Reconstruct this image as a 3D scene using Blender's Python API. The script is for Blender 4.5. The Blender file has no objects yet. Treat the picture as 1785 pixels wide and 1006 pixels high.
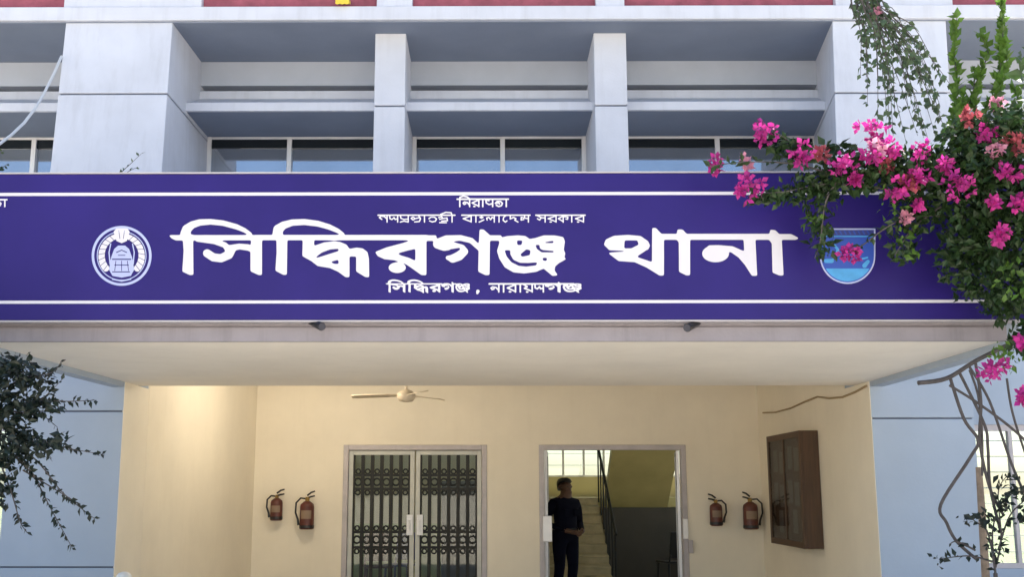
import bpy, bmesh, math, random
import numpy as np
from mathutils import Vector, Matrix
R = math.radians
random.seed(7)
scene = bpy.context.scene
col = scene.collection

# ------------------------------------------------------------------ camera
EYE = 1.6
F = 1920.0                       # focal length in photo pixels (photo is 1785 wide)
W, H = 1785.0, 1006.0
PITCH = math.atan(353.0 / F)
YAW = 0.006
CX = 854.0 - YAW * F             # principal point
cam_d = bpy.data.cameras.new("camera")
cam = bpy.data.objects.new("camera", cam_d)
col.objects.link(cam)
cam.location = (0, 0, EYE)
cam.rotation_euler = (R(90) + PITCH, 0, YAW)
cam_d.sensor_width = 36
cam_d.lens = F / W * 36
cam_d.shift_x = (W / 2 - CX) / W
cam_d.clip_end = 3000
scene.camera = cam
RM = cam.rotation_euler.to_matrix()

# ------------------------------------------------------------------ light
SUN_AZ, SUN_EL = R(46), R(55)    # azimuth clockwise from +Y
world = bpy.data.worlds.new("World")
scene.world = world
world.use_nodes = True
nt = world.node_tree
bg = nt.nodes['Background']
sky = nt.nodes.new('ShaderNodeTexSky')
sky.sky_type = 'NISHITA'
sky.sun_disc = False
sky.sun_elevation = SUN_EL
sky.sun_rotation = SUN_AZ
sky.air_density = 1.0
sky.dust_density = 1.5
sky.ozone_density = 1.2
nt.links.new(sky.outputs[0], bg.inputs[0])
bg.inputs[1].default_value = 0.105
sun_d = bpy.data.lights.new("sun", 'SUN')
sun_d.energy = 5.0
sun_d.angle = R(0.5)
sun_d.color = (1.0, 0.95, 0.88)
sun = bpy.data.objects.new("sun", sun_d)
col.objects.link(sun)
sv = Vector((math.sin(SUN_AZ) * math.cos(SUN_EL), math.cos(SUN_AZ) * math.cos(SUN_EL), math.sin(SUN_EL)))
sun.rotation_euler = sv.to_track_quat('Z', 'Y').to_euler()
sun.location = sv * 40
scene.view_settings.view_transform = 'Standard'
scene.view_settings.look = 'None'
scene.view_settings.gamma = 1
scene.view_settings.exposure = 1.62
scene.cycles.max_bounces = 10
scene.cycles.diffuse_bounces = 6

# ------------------------------------------------------------------ helpers
def ray(px, py):
    v = Vector(((px - CX) / F, (H / 2 - py) / F, -1.0))
    return RM @ v
def P(px, py, Y):
    """point of depth Y that the photograph shows at pixel px, py"""
    d = ray(px, py)
    return Vector((0, 0, EYE)) + d * (Y / d.y)
def PXX(px, py, X):
    d = ray(px, py)
    return Vector((0, 0, EYE)) + d * (X / d.x)
def PZZ(px, py, z):
    d = ray(px, py)
    return Vector((0, 0, EYE)) + d * ((z - EYE) / d.z)
def ZZ(py, Y, px=892): return P(px, py, Y).z
def XX(px, Y, py=503): return P(px, py, Y).x

def tag(o, label=None, cat=None, group=None, kind=None):
    if label: o['label'] = label
    if cat: o['category'] = cat
    if group: o['group'] = group
    if kind: o['kind'] = kind
    return o
def empty(name, loc, label=None, cat=None, group=None, rz=0):
    o = bpy.data.objects.new(name, None)
    col.objects.link(o)
    o.empty_display_size = 0.2
    o.location = loc
    o.rotation_euler.z = rz
    return tag(o, label, cat, group)
def inv_parent(o, parent):
    o.parent = parent

class MB:
    def __init__(s):
        s.v = []; s.f = []; s.m = []
    def face(s, pts, mi=0):
        b = len(s.v)
        s.v += [tuple(p) for p in pts]
        s.f.append(tuple(range(b, b + len(pts)))); s.m.append(mi)
    def hexa(s, c, mi=0):
        """c: 8 corners, bottom ring 0-3 (ccw seen from above) then top ring 4-7"""
        b = len(s.v)
        s.v += [tuple(p) for p in c]
        for q in ((3, 2, 1, 0), (4, 5, 6, 7), (0, 1, 5, 4), (1, 2, 6, 5), (2, 3, 7, 6), (3, 0, 4, 7)):
            s.f.append(tuple(b + i for i in q)); s.m.append(mi)
    def box(s, x0, x1, y0, y1, z0, z1, mi=0):
        s.hexa([(x0, y0, z0), (x1, y0, z0), (x1, y1, z0), (x0, y1, z0),
                (x0, y0, z1), (x1, y0, z1), (x1, y1, z1), (x0, y1, z1)], mi)
    def prism(s, prof, axis, a, b, mi=0):
        """closed profile extruded along axis; prof gives the two other coordinates in order"""
        def mk(t, p):
            if axis == 'x': return (t, p[0], p[1])
            if axis == 'y': return (p[0], t, p[1])
            return (p[0], p[1], t)
        n = len(prof); base = len(s.v)
        s.v += [mk(a, p) for p in prof] + [mk(b, p) for p in prof]
        s.f.append(tuple(base + i for i in range(n))); s.m.append(mi)
        s.f.append(tuple(base + n + i for i in reversed(range(n)))); s.m.append(mi)
        for i in range(n):
            j = (i + 1) % n
            s.f.append((base + i, base + n + i, base + n + j, base + j)); s.m.append(mi)
    def tube(s, pts, r, n=7, mi=0, cap=True):
        pts = [Vector(p) for p in pts]
        rs = r if isinstance(r, (list, tuple)) else [r] * len(pts)
        base = len(s.v); up = None
        for i, p in enumerate(pts):
            d = (pts[min(i + 1, len(pts) - 1)] - pts[max(i - 1, 0)]).normalized()
            if up is None:
                up = d.orthogonal().normalized()
            up = (up - d * up.dot(d))
            up = up.normalized() if up.length > 1e-5 else d.orthogonal().normalized()
            sd = d.cross(up)
            for k in range(n):
                a = 2 * math.pi * k / n
                s.v.append(tuple(p + (up * math.cos(a) + sd * math.sin(a)) * rs[i]))
        for i in range(len(pts) - 1):
            for k in range(n):
                k2 = (k + 1) % n
                s.f.append((base + i * n + k, base + i * n + k2, base + (i + 1) * n + k2, base + (i + 1) * n + k)); s.m.append(mi)
        if cap:
            s.f.append(tuple(base + k for k in reversed(range(n)))); s.m.append(mi)
            s.f.append(tuple(base + (len(pts) - 1) * n + k for k in range(n))); s.m.append(mi)
    def lathe(s, prof, c=(0, 0, 0), n=20, mi=0):
        base = len(s.v)
        for (r, z) in prof:
            for k in range(n):
                a = 2 * math.pi * k / n
                s.v.append((c[0] + r * math.cos(a), c[1] + r * math.sin(a), c[2] + z))
        for i in range(len(prof) - 1):
            for k in range(n):
                k2 = (k + 1) % n
                s.f.append((base + i * n + k, base + i * n + k2, base + (i + 1) * n + k2, base + (i + 1) * n + k)); s.m.append(mi)
        s.f.append(tuple(base + k for k in reversed(range(n)))); s.m.append(mi)
        s.f.append(tuple(base + (len(prof) - 1) * n + k for k in range(n))); s.m.append(mi)
    def ring(s, c, R0, r, axis='y', n=14, m=6, mi=0):
        base = len(s.v); c = Vector(c)
        for i in range(n):
            a = 2 * math.pi * i / n
            for j in range(m):
                b = 2 * math.pi * j / m
                rr = R0 + r * math.cos(b)
                s.v.append((c.x + rr * math.cos(a), c.y + r * math.sin(b), c.z + rr * math.sin(a)))
        for i in range(n):
            i2 = (i + 1) % n
            for j in range(m):
                j2 = (j + 1) % m
                s.f.append((base + i * m + j, base + i * m + j2, base + i2 * m + j2, base + i2 * m + j)); s.m.append(mi)
    def build(s, name, mats, parent=None, bevel=0, smooth=False, segs=2):
        me = bpy.data.meshes.new(name)
        off = Vector((0, 0, 0))
        if parent is not None:
            p = parent
            while p is not None:
                off += p.location
                p = p.parent
        me.from_pydata([tuple(Vector(v) - off) for v in s.v], [], s.f)
        mats = mats if isinstance(mats, (list, tuple)) else [mats]
        for m_ in mats: me.materials.append(m_)
        me.polygons.foreach_set('material_index', s.m)
        if smooth: me.polygons.foreach_set('use_smooth', [True] * len(s.f))
        me.update()
        bm = bmesh.new(); bm.from_mesh(me)
        if not getattr(s, 'open', False): bmesh.ops.recalc_face_normals(bm, faces=bm.faces)
        bm.to_mesh(me); bm.free()
        o = bpy.data.objects.new(name, me)
        col.objects.link(o)
        if parent is not None: o.parent = parent
        if bevel:
            b = o.modifiers.new('bevel', 'BEVEL'); b.width = bevel; b.segments = segs; b.limit_method = 'ANGLE'
        return o

def local(mb, origin):
    mb.v = [tuple(Vector(v) - Vector(origin)) for v in mb.v]

# ------------------------------------------------------------------ materials
def mat(name, c, rough=0.6, var=0.0, scale=3.0, bump=0.0, bscale=60, metal=0.0, spec=0.5, streak=0.0, dirt=(0.25, 0.22, 0.18), alpha=1, transl=0.0, stretch=None):
    m = bpy.data.materials.new(name); m.use_nodes = True
    n = m.node_tree.nodes; l = m.node_tree.links
    b = n['Principled BSDF']
    b.inputs['Base Color'].default_value = (*c, 1)
    b.inputs['Roughness'].default_value = rough
    b.inputs['Metallic'].default_value = metal
    b.inputs['Specular IOR Level'].default_value = spec
    tc = n.new('ShaderNodeTexCoord')
    cur = None
    if var:
        mp = n.new('ShaderNodeMapping'); l.new(tc.outputs['Object'], mp.inputs[0])
        if stretch: mp.inputs['Scale'].default_value = stretch
        no = n.new('ShaderNodeTexNoise'); no.inputs['Scale'].default_value = scale
        no.inputs['Detail'].default_value = 6; no.inputs['Roughness'].default_value = 0.6
        l.new(mp.outputs[0], no.inputs[0])
        ra = n.new('ShaderNodeValToRGB')
        ra.color_ramp.elements[0].position = 0.3; ra.color_ramp.elements[1].position = 0.7
        ra.color_ramp.elements[0].color = (*[x * (1 - var) for x in c], 1)
        ra.color_ramp.elements[1].color = (*[min(1, x * (1 + var)) for x in c], 1)
        l.new(no.outputs[0], ra.inputs[0]); cur = ra.outputs[0]
    if streak:
        mp = n.new('ShaderNodeMapping'); l.new(tc.outputs['Object'], mp.inputs[0])
        mp.inputs['Scale'].default_value = (5, 5, 0.35)
        no = n.new('ShaderNodeTexNoise'); no.inputs['Scale'].default_value = 1.6; no.inputs['Detail'].default_value = 7
        no.inputs['Roughness'].default_value = 0.65
        l.new(mp.outputs[0], no.inputs[0])
        ra = n.new('ShaderNodeValToRGB'); ra.color_ramp.elements[0].position = 0.5; ra.color_ramp.elements[1].position = 0.8
        ra.color_ramp.elements[0].color = (0, 0, 0, 1); ra.color_ramp.elements[1].color = (streak, streak, streak, 1)
        l.new(no.outputs[0], ra.inputs[0])
        mx = n.new('ShaderNodeMixRGB'); l.new(ra.outputs[0], mx.inputs[0])
        if cur: l.new(cur, mx.inputs[1])
        else: mx.inputs[1].default_value = (*c, 1)
        mx.inputs[2].default_value = (*dirt, 1); cur = mx.outputs[0]
    if cur: l.new(cur, b.inputs['Base Color'])
    if bump:
        no = n.new('ShaderNodeTexNoise'); no.inputs['Scale'].default_value = bscale; no.inputs['Detail'].default_value = 4
        l.new(tc.outputs['Object'], no.inputs[0])
        bp = n.new('ShaderNodeBump'); bp.inputs['Strength'].default_value = bump; bp.inputs['Distance'].default_value = 0.01
        l.new(no.outputs[0], bp.inputs['Height']); l.new(bp.outputs[0], b.inputs['Normal'])
    if transl:
        t = n.new('ShaderNodeBsdfTranslucent'); ms = n.new('ShaderNodeMixShader'); ms.inputs[0].default_value = transl
        if cur: l.new(cur, t.inputs[0])
        else: t.inputs[0].default_value = (*c, 1)
        l.new(b.outputs[0], ms.inputs[1]); l.new(t.outputs[0], ms.inputs[2])
        l.new(ms.outputs[0], n['Material Output'].inputs[0])
    return m
def glass(name, tint=(0.9, 0.95, 0.93), refl=0.12):
    m = bpy.data.materials.new(name); m.use_nodes = True
    n = m.node_tree.nodes; l = m.node_tree.links
    n.remove(n['Principled BSDF'])
    t = n.new('ShaderNodeBsdfTransparent'); t.inputs[0].default_value = (*tint, 1)
    g = n.new('ShaderNodeBsdfGlossy'); g.inputs['Roughness'].default_value = 0.03
    ms = n.new('ShaderNodeMixShader'); ms.inputs[0].default_value = refl
    l.new(t.outputs[0], ms.inputs[1]); l.new(g.outputs[0], ms.inputs[2]); l.new(ms.outputs[0], n['Material Output'].inputs[0])
    return m

M = {}
M['white'] = mat('white_paint', (0.56, 0.59, 0.67), 0.7, 0.06, 2.0, 0.12, 40, streak=0.32, dirt=(0.33, 0.34, 0.38))
M['band'] = mat('pale_grey_paint', (0.40, 0.44, 0.52), 0.75, 0.05, 2.5, 0.1, 40, streak=0.12, dirt=(0.4, 0.42, 0.45))
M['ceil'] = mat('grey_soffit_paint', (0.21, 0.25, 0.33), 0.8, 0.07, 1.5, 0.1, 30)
M['groove'] = mat('groove_shadow_gap', (0.12, 0.14, 0.19), 0.9)
M['red'] = mat('red_brick_paint', (0.27, 0.07, 0.10), 0.8, 0.25, 6, 0.3, 20)
M['cream'] = mat('cream_paint', (0.82, 0.76, 0.64), 0.65, 0.05, 1.2, 0.1, 30, streak=0.09, dirt=(0.55, 0.49, 0.38))
M['soffit'] = mat('cream_soffit', (0.88, 0.83, 0.75), 0.7, 0.06, 1.0, 0.1, 30, streak=0.1, dirt=(0.5, 0.45, 0.38))
M['fascia'] = mat('grey_fascia', (0.27, 0.25, 0.28), 0.75, 0.12, 3, 0.2, 40, streak=0.5, dirt=(0.14, 0.13, 0.14))
M['lower'] = mat('blue_grey_shaded_wall', (0.36, 0.43, 0.53), 0.65, 0.05, 1.5, 0.12, 40, streak=0.2, dirt=(0.4, 0.44, 0.5))  # canopy shade is put into this darker, bluer wall colour
M['tint'] = mat('tinted_window_glass', (0.38, 0.42, 0.48), 0.05, 0.12, 0.8, 0.06, 2.0, metal=0.8)
M['refl_band'] = mat('dark_reflection_band', (0.012, 0.016, 0.02), 0.15, spec=0.4)  # near-black tone standing for the ledge reflected in the glass
M['frame'] = mat('aluminium_frame', (0.72, 0.72, 0.74), 0.4, 0.05, 5, metal=0.3)
M['gateframe'] = mat('dull_gate_frame', (0.52, 0.53, 0.50), 0.5, 0.1, 5, metal=0.2)
M['doorframe'] = mat('mauve_grey_door_frame', (0.46, 0.43, 0.45), 0.5, 0.1, 6, metal=0.2)
M['iron'] = mat('black_iron', (0.009, 0.010, 0.009), 0.6, 0.2, 8)
M['black'] = mat('black_plastic', (0.012, 0.012, 0.014), 0.4)
M['sign'] = mat('violet_blue_vinyl', (0.024, 0.014, 0.140), 0.36, 0.16, 0.9, 0.35, 1.3, spec=0.2)
M['vinyl'] = mat('white_vinyl', (0.66, 0.64, 0.70), 0.45, 0.02, 5)
M['vinyl2'] = mat('pale_lilac_vinyl', (0.42, 0.46, 0.72), 0.45)
M['vinyl3'] = mat('deep_blue_vinyl', (0.04, 0.05, 0.22), 0.45)
M['sky_blue'] = mat('sky_blue_vinyl', (0.07, 0.33, 0.68), 0.45, 0.15, 8)
M['royal'] = mat('royal_blue_vinyl', (0.03, 0.08, 0.42), 0.45)
M['glass'] = glass('clear_glass')
M['doorglass'] = glass('grey_door_glass', (0.80, 0.84, 0.80), 0.05)
M['wood'] = mat('dark_brown_wood', (0.075, 0.038, 0.018), 0.55, 0.3, 4, 0.1, 50, stretch=(6, 6, 0.6))
M['paper'] = mat('notice_paper', (0.22, 0.21, 0.20), 0.8, 0.2, 6)
M['olive'] = mat('olive_yellow_paint', (0.50, 0.45, 0.20), 0.6, 0.12, 1.5)
M['dado'] = mat('dull_green_dado', (0.46, 0.50, 0.22), 0.6, 0.1, 2)
M['hall'] = mat('hall_cream_paint', (0.58, 0.50, 0.30), 0.7, 0.06, 1.5)
M['tile'] = mat('beige_floor_tile', (0.46, 0.39, 0.28), 0.4, 0.15, 3)
M['tread'] = mat('yellow_stone_tread', (0.48, 0.41, 0.24), 0.6, 0.2, 5)
M['ext_red'] = mat('extinguisher_red', (0.10, 0.024, 0.018), 0.45, 0.1, 6)
M['brass'] = mat('dull_brass', (0.30, 0.20, 0.06), 0.4, metal=0.6)
M['extlabel'] = mat('extinguisher_label', (0.24, 0.17, 0.12), 0.6)
M['fan'] = mat('beige_fan_metal', (0.64, 0.55, 0.42), 0.5)
M['navy'] = mat('navy_uniform_cloth', (0.005, 0.006, 0.016), 0.9, 0.25, 8, 0.1, 60, spec=0.12)
M['skin'] = mat('brown_skin', (0.11, 0.055, 0.033), 0.55, 0.08, 10)
M['hair'] = mat('black_hair', (0.008, 0.007, 0.007), 0.5)
M['leather'] = mat('black_leather', (0.012, 0.012, 0.012), 0.4)
M['cable'] = mat('pale_cable', (0.55, 0.58, 0.62), 0.6)
M['tancable'] = mat('tan_cable', (0.36, 0.27, 0.15), 0.6)
M['bark'] = mat('grey_brown_bark', (0.085, 0.075, 0.075), 0.9, 0.3, 20, 0.4, 60)
M['bark_light'] = mat('pale_wood', (0.26, 0.20, 0.15), 0.9, 0.3, 12, 0.3, 50)
M['leaf'] = mat('bougainvillea_leaf', (0.026, 0.058, 0.016), 0.5, 0.55, 9, transl=0.3)
M['leaf_dark'] = mat('dark_leaf', (0.010, 0.020, 0.014), 0.5, 0.5, 9, transl=0.15)
M['leaf_light'] = mat('young_leaf', (0.10, 0.20, 0.030), 0.5, 0.45, 9, transl=0.4)
M['leaf_olive'] = mat('grey_green_leaf', (0.085, 0.135, 0.065), 0.5, 0.6, 9, transl=0.25)
M['magenta'] = mat('magenta_bract', (0.52, 0.035, 0.28), 0.6, 0.45, 16, transl=0.4)
M['salmon'] = mat('salmon_bract', (0.42, 0.09, 0.12), 0.6, 0.4, 14, transl=0.35)
M['palepink'] = mat('pale_pink_bract', (0.66, 0.30, 0.42), 0.6, 0.3, 14, transl=0.35)
M['ground'] = mat('pale_concrete_ground', (0.74, 0.66, 0.53), 0.9, 0.15, 0.8, 0.3, 10)
M['grass'] = mat('grass', (0.10, 0.14, 0.035), 0.9, 0.4, 1.5, 0.5, 20)
M['yellow'] = mat('yellow_cloth', (0.75, 0.55, 0.06), 0.8)
M['darkgrey'] = mat('stair_shade_grey', (0.07, 0.065, 0.055), 0.7, 0.1, 2)  # shade below the stairs is put into this wall colour
M['steel'] = mat('dark_steel_cupboard', (0.016, 0.018, 0.036), 0.4, 0.1, 4)
M['blueplastic'] = mat('blue_plastic', (0.03, 0.05, 0.16), 0.45)
M['maroon'] = mat('maroon_plastic', (0.13, 0.04, 0.03), 0.45)
M['whiteplastic'] = mat('white_plastic', (0.80, 0.80, 0.78), 0.4)

# ------------------------------------------------------------------ ground
g = MB(); g.box(-400, 400, -400, 400, -0.5, 0.0)
tag(g.build('ground', M['ground']), kind='structure')
g = MB(); g.open = True; g.face([(-300, 23, 0.004), (300, 23, 0.004), (300, 390, 0.004), (-300, 390, 0.004)])
tag(g.build('lawn', M['grass']), kind='structure')

# ------------------------------------------------------------------ the building
YC = 7.5          # face of the name board
YL = 10.56        # face of the ground-floor piers
YU = 11.2         # upper piers at the slab
YP, YLED, YW = 12.3, 11.75, 12.7     # spandrel panel, ledge lip, window plane
YB = 15.0         # porch back wall
ZSOF = EYE + 1.03 # canopy soffit
ZT = 3.0          # canopy top
ZS = ZZ(33, 11.15)   # underside of the first-floor slab
ZS1 = ZZ(9, 11.15)   # its top
bld = empty('police_station', (0, 12, 0), 'pale two storey concrete police station with recessed windows and an open cream entrance porch', 'building')

def edge_x(px1, y1, Y1, px2, y2, Y2, z):
    a = P(px1, y1, Y1); b = P(px2, y2, Y2)
    t = (z - b.z) / (a.z - b.z)
    return b.x + (a.x - b.x) * t, b.y + (a.y - b.y) * t

# upper piers (slightly battered), front edges measured at y=37 and y=299
def upper_pier(l1, l2, r1, r2, bl, br, Y1, Y2, ztop=ZS, back=12.92):
    zt, zb = ztop, ZT + 0.002
    xl1, yl1 = edge_x(l1, 37, Y1, l2, 299, Y2, zt); xl0, yl0 = edge_x(l1, 37, Y1, l2, 299, Y2, zb)
    xr1, yr1 = edge_x(r1, 37, Y1, r2, 299, Y2, zt); xr0, yr0 = edge_x(r1, 37, Y1, r2, 299, Y2, zb)
    return [(xl0, yl0, zb), (xr0, yr0, zb), (br, back, zb), (bl, back, zb),
            (xl1, yl1, zt), (xr1, yr1, zt), (br, back, zt), (bl, back, zt)]
def lerp_ring(c, z):
    t = (z - c[0][2]) / (c[4][2] - c[0][2])
    return [tuple(Vector(c[i]) + (Vector(c[i + 4]) - Vector(c[i])) * t) for i in range(4)]
def inset_ring(ring, d):
    cx = sum(p[0] for p in ring) / 4; cy = sum(p[1] for p in ring) / 4
    return [(p[0] + (d if p[0] < cx else -d), p[1] + (d if p[1] < cy else -d), p[2]) for p in ring]
def grooved(mb, c, zg, h=0.018, d=0.018):
    """a pier with a shallow joint cut round it at height zg"""
    r0 = [tuple(p) for p in c[:4]]; r3 = [tuple(p) for p in c[4:]]
    a = lerp_ring(c, zg - h / 2); b = lerp_ring(c, zg + h / 2)
    mb.hexa(r0 + a); mb.hexa(b + r3)
    mb.hexa([tuple(p) for p in inset_ring(a, d)] + [tuple(p) for p in inset_ring(b, d)], 1)

XBL = XX(362, YW, 260)        # window jamb beside the left pier
XBR = XX(1424, YW, 260)
left_c = upper_pier(115, 87, 301, 282, XX(99, 11.0, 170) + .02, XBL, YU, 10.95)
right_c = upper_pier(1451, 1459, 1649, 1664, XBR, XX(1656, 11.0, 170) - .02, YU, 10.98)
for c in (left_c, right_c):
    mb = MB(); grooved(mb, c, ZZ(162, 11.08))
    mb.build('pier', [M['white'], M['groove']], bld, bevel=0.012)
# narrow piers
YN = 11.5
narrow = []
for (l1, l2, r1, r2) in ((652, 645, 706, 708), (1037, 1038, 1094, 1097)):
    xl, xr = XX(l1, YN, 180), XX(r1, YN, 180)
    c = [(xl, YN, ZT + 0.002), (xr, YN, ZT + 0.002), (xr, 12.92, ZT + 0.002), (xl, 12.92, ZT + 0.002),
         (xl, YN, ZS), (xr, YN, ZS), (xr, 12.92, ZS), (xl, 12.92, ZS)]
    mb = MB(); grooved(mb, c, ZZ(184, YN), 0.016, 0.012)
    mb.build('narrow_pier', [M['white'], M['groove']], bld, bevel=0.01)
    narrow.append((xl, xr))
# first-floor slab edge and its underside
mb = MB(); mb.box(-13, 13, 11.15, 14, ZS, ZS1, 0)
mb.build('floor_slab', M['white'], bld, bevel=0.012)
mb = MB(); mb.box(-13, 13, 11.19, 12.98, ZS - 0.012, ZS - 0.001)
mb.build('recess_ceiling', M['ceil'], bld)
# second floor: piers and red parapet panels
mb = MB()
zq = ZS1 + 1.3
rx = [(-14, XX(117, 11.3, 5)), (XX(355, 11.3, 5), XX(658, 11.3, 5)), (XX(720, 11.3, 5), XX(1037, 11.3, 5)), (XX(1087, 11.3, 5), XX(1452, 11.3, 5)), (XX(1655, 11.3, 5), 14)]
for a, b in rx:
    mb = MB(); mb.box(a, b, 11.3, 11.5, ZS1 + 0.001, zq - 0.3)
    mb.build('parapet_panel', M['red'], bld)
for i in range(4):
    mb = MB(); mb.box(rx[i][1] + 0.002, rx[i + 1][0] - 0.002, 11.22, 12.2, ZS1 + 0.001, 10.5)
    mb.build('upper_pier', M['white'], bld)
mb = MB(); mb.box(-14, 14, 13.0, 21, 3.4, 10.4); mb.build('upper_floor_wall', M['band'], bld)
mb = MB(); mb.box(-14.2, 14.2, 10.35, 21.2, 10.52, 10.8); mb.build('roof', M['band'], bld)  # unseen roof, front edge brought forward to keep sun off the bougainvillea

# bays: spandrel panel, joint, ledge, window
bays = [(-12.5, left_c[3][0], None), (XBL, narrow[0][0], (505, 362, 643)), (narrow[0][1], narrow[1][0], (876, 727, 1025)),
        (narrow[1][1], XBR, (1250, 1097, 1424)), (right_c[2][0], 12.5, None)]
z_gap_t, z_gap_b = ZZ(148, YP), ZZ(158, YP)
z_led_t, z_led_b = ZZ(177, YLED), ZZ(192, YLED)
for i, (xa, xb, wpx) in enumerate(bays):
    e = 0.25     # run into the piers
    mb = MB(); mb.box(xa - e, xb + e, YP, YP + 0.2, z_gap_t, ZS - 0.014)
    mb.build('spandrel_wall', M['band'], bld)
    mb = MB(); mb.box(xa - e, xb + e, YP + 0.16, YP + 0.2, z_gap_b, z_gap_t - 0.001)
    mb.build('joint', M['groove'], bld)
    mb = MB()
    mb.prism([(YLED, z_led_b), (YLED, z_led_t), (YLED + 0.05, z_led_t + 0.01), (YP - 0.03, ZZ(173, YP)), (YP - 0.02, z_gap_b), (YP + 0.22, z_gap_b), (YP + 0.22, z_led_b + 0.012), (YLED + 0.05, z_led_b + 0.012), (YLED + 0.045, z_led_b)], 'x', xa - e, xb + e)
    mb.build('ledge', M['white'], bld, bevel=0.006)
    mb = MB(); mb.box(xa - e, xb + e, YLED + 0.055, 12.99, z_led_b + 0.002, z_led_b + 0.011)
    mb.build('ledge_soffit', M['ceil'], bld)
    # window
    zw1 = z_led_b + 0.002; zw0 = ZT + 0.9
    fr = MB(); t = 0.05
    fr.box(xa, xa + t, YW - 0.03, YW + 0.05, zw0, zw1)
    fr.box(xb - t, xb, YW - 0.03, YW + 0.05, zw0, zw1)
    fr.box(xa + t, xb - t, YW - 0.025, YW + 0.05, zw1 - 0.03, zw1 - 0.001)
    fr.box(xa + t, xb - t, YW - 0.025, YW + 0.05, zw0, zw0 + 0.06)
    if wpx: mids = [XX(wpx[0], YW, 270)]
    elif i == 0: mids = [XX(60, YW, 270), XX(60, YW, 270) - 1.5, XX(60, YW, 270) - 3]
    else: mids = [xa + 1.4, xa + 2.8]
    for m_ in mids: fr.box(m_ - 0.028, m_ + 0.028, YW - 0.045, YW + 0.05, zw0 + 0.06, zw1 - 0.031)
    fo = fr.build('window', M['frame'], bld, bevel=0.004)
    xs = sorted([xa + t] + mids + [xb - t])
    for k in range(len(xs) - 1):
        pn = MB(); yy = YW + (0.0 if k % 2 == 0 else 0.012)
        pn.box(xs[k], xs[k + 1], yy, yy + 0.008, zw0 + 0.03, zw1 - 0.015)
        pn.build('pane', M['tint'], fo)
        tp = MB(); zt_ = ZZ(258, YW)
        tp.box(xs[k] + (.028 if k else 0), xs[k + 1] - (.028 if k < len(xs) - 2 else 0), YW - .014, YW - .002, zt_, zw1 - .031); tp.build('reflection_band', M['refl_band'], fo)  # ledge reflection put in as a dark strip over the pane
    wl = MB(); wl.box(xa - e, xb + e, YW - 0.06, 12.99, ZT + 0.3, zw0 - 0.001); wl.build('sill_wall', M['white'], bld)

# ground-floor piers
def low_pier(xl0, xl1, xr0, xr1):
    return [(xl0, YL, -0.1), (xr0, YL, -0.1), (xr0, YL + 0.75, -0.1), (xl0, YL + 0.75, -0.1),
            (xl1, YL, ZT), (xr1, YL, ZT), (xr1, YL + 0.75, ZT), (xl1, YL + 0.75, ZT)]
XPL = XX(208, YL, 830); XPR = XX(1526, YL, 830)
XWL = XX(8, YL, 830); XWR = XX(1706, YL, 830)
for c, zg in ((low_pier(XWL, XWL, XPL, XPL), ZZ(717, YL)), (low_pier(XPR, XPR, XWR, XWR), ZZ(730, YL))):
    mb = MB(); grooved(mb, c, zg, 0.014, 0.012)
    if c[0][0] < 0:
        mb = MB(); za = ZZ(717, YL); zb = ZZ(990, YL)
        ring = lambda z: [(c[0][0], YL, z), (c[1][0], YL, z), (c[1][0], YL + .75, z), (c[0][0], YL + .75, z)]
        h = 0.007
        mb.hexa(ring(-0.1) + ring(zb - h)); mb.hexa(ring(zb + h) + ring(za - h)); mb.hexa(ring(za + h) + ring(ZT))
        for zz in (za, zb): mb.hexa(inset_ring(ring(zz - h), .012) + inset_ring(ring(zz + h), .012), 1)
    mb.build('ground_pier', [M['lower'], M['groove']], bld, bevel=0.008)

# side windows on the ground floor (open bays with bars, garden behind)
def side_window(x0, x1, name='ground_window'):
    y0 = YL + 0.25
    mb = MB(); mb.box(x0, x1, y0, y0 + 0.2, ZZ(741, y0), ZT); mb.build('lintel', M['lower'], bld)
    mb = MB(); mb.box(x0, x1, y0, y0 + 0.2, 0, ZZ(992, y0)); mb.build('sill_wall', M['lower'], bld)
    fr = MB(); z0, z1 = ZZ(992, y0), ZZ(741, y0)
    fr.box(x0 + .001, x1 - .001, y0 + 0.02, y0 + 0.08, z1 - 0.06, z1 - 0.001)
    fr.box(x0 + .001, x1 - .001, y0 + 0.02, y0 + 0.08, z0 + 0.001, z0 + 0.05)
    n = max(2, int((x1 - x0) / 0.42)); 
    for k in range(n + 1):
        x = x0 + 0.02 + (x1 - x0 - 0.04) * k / n
        fr.box(x - 0.018, x + 0.018, y0 + 0.022, y0 + 0.078, z0 + 0.05, z1 - 0.06)
    f_ = fr.build('window', M['doorframe'], bld)
    gr = MB()
    for k in range(1, 9):
        z = z0 + (z1 - z0) * k / 9
        gr.box(x0 + .02, x1 - .02, y0 + 0.09, y0 + 0.098, z - 0.005, z + 0.005)
    gr.build('grille', M['cable'], f_)
    pn = MB(); pn.box(x0 + .02, x1 - .02, y0 + 0.05, y0 + 0.054, z0 + .02, z1 - .02); pn.build('pane', M['glass'], f_)
side_window(XWR + 0.002, XWR + 2.2)
side_window(XWL - 2.4, XWL - 0.002)

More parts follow.
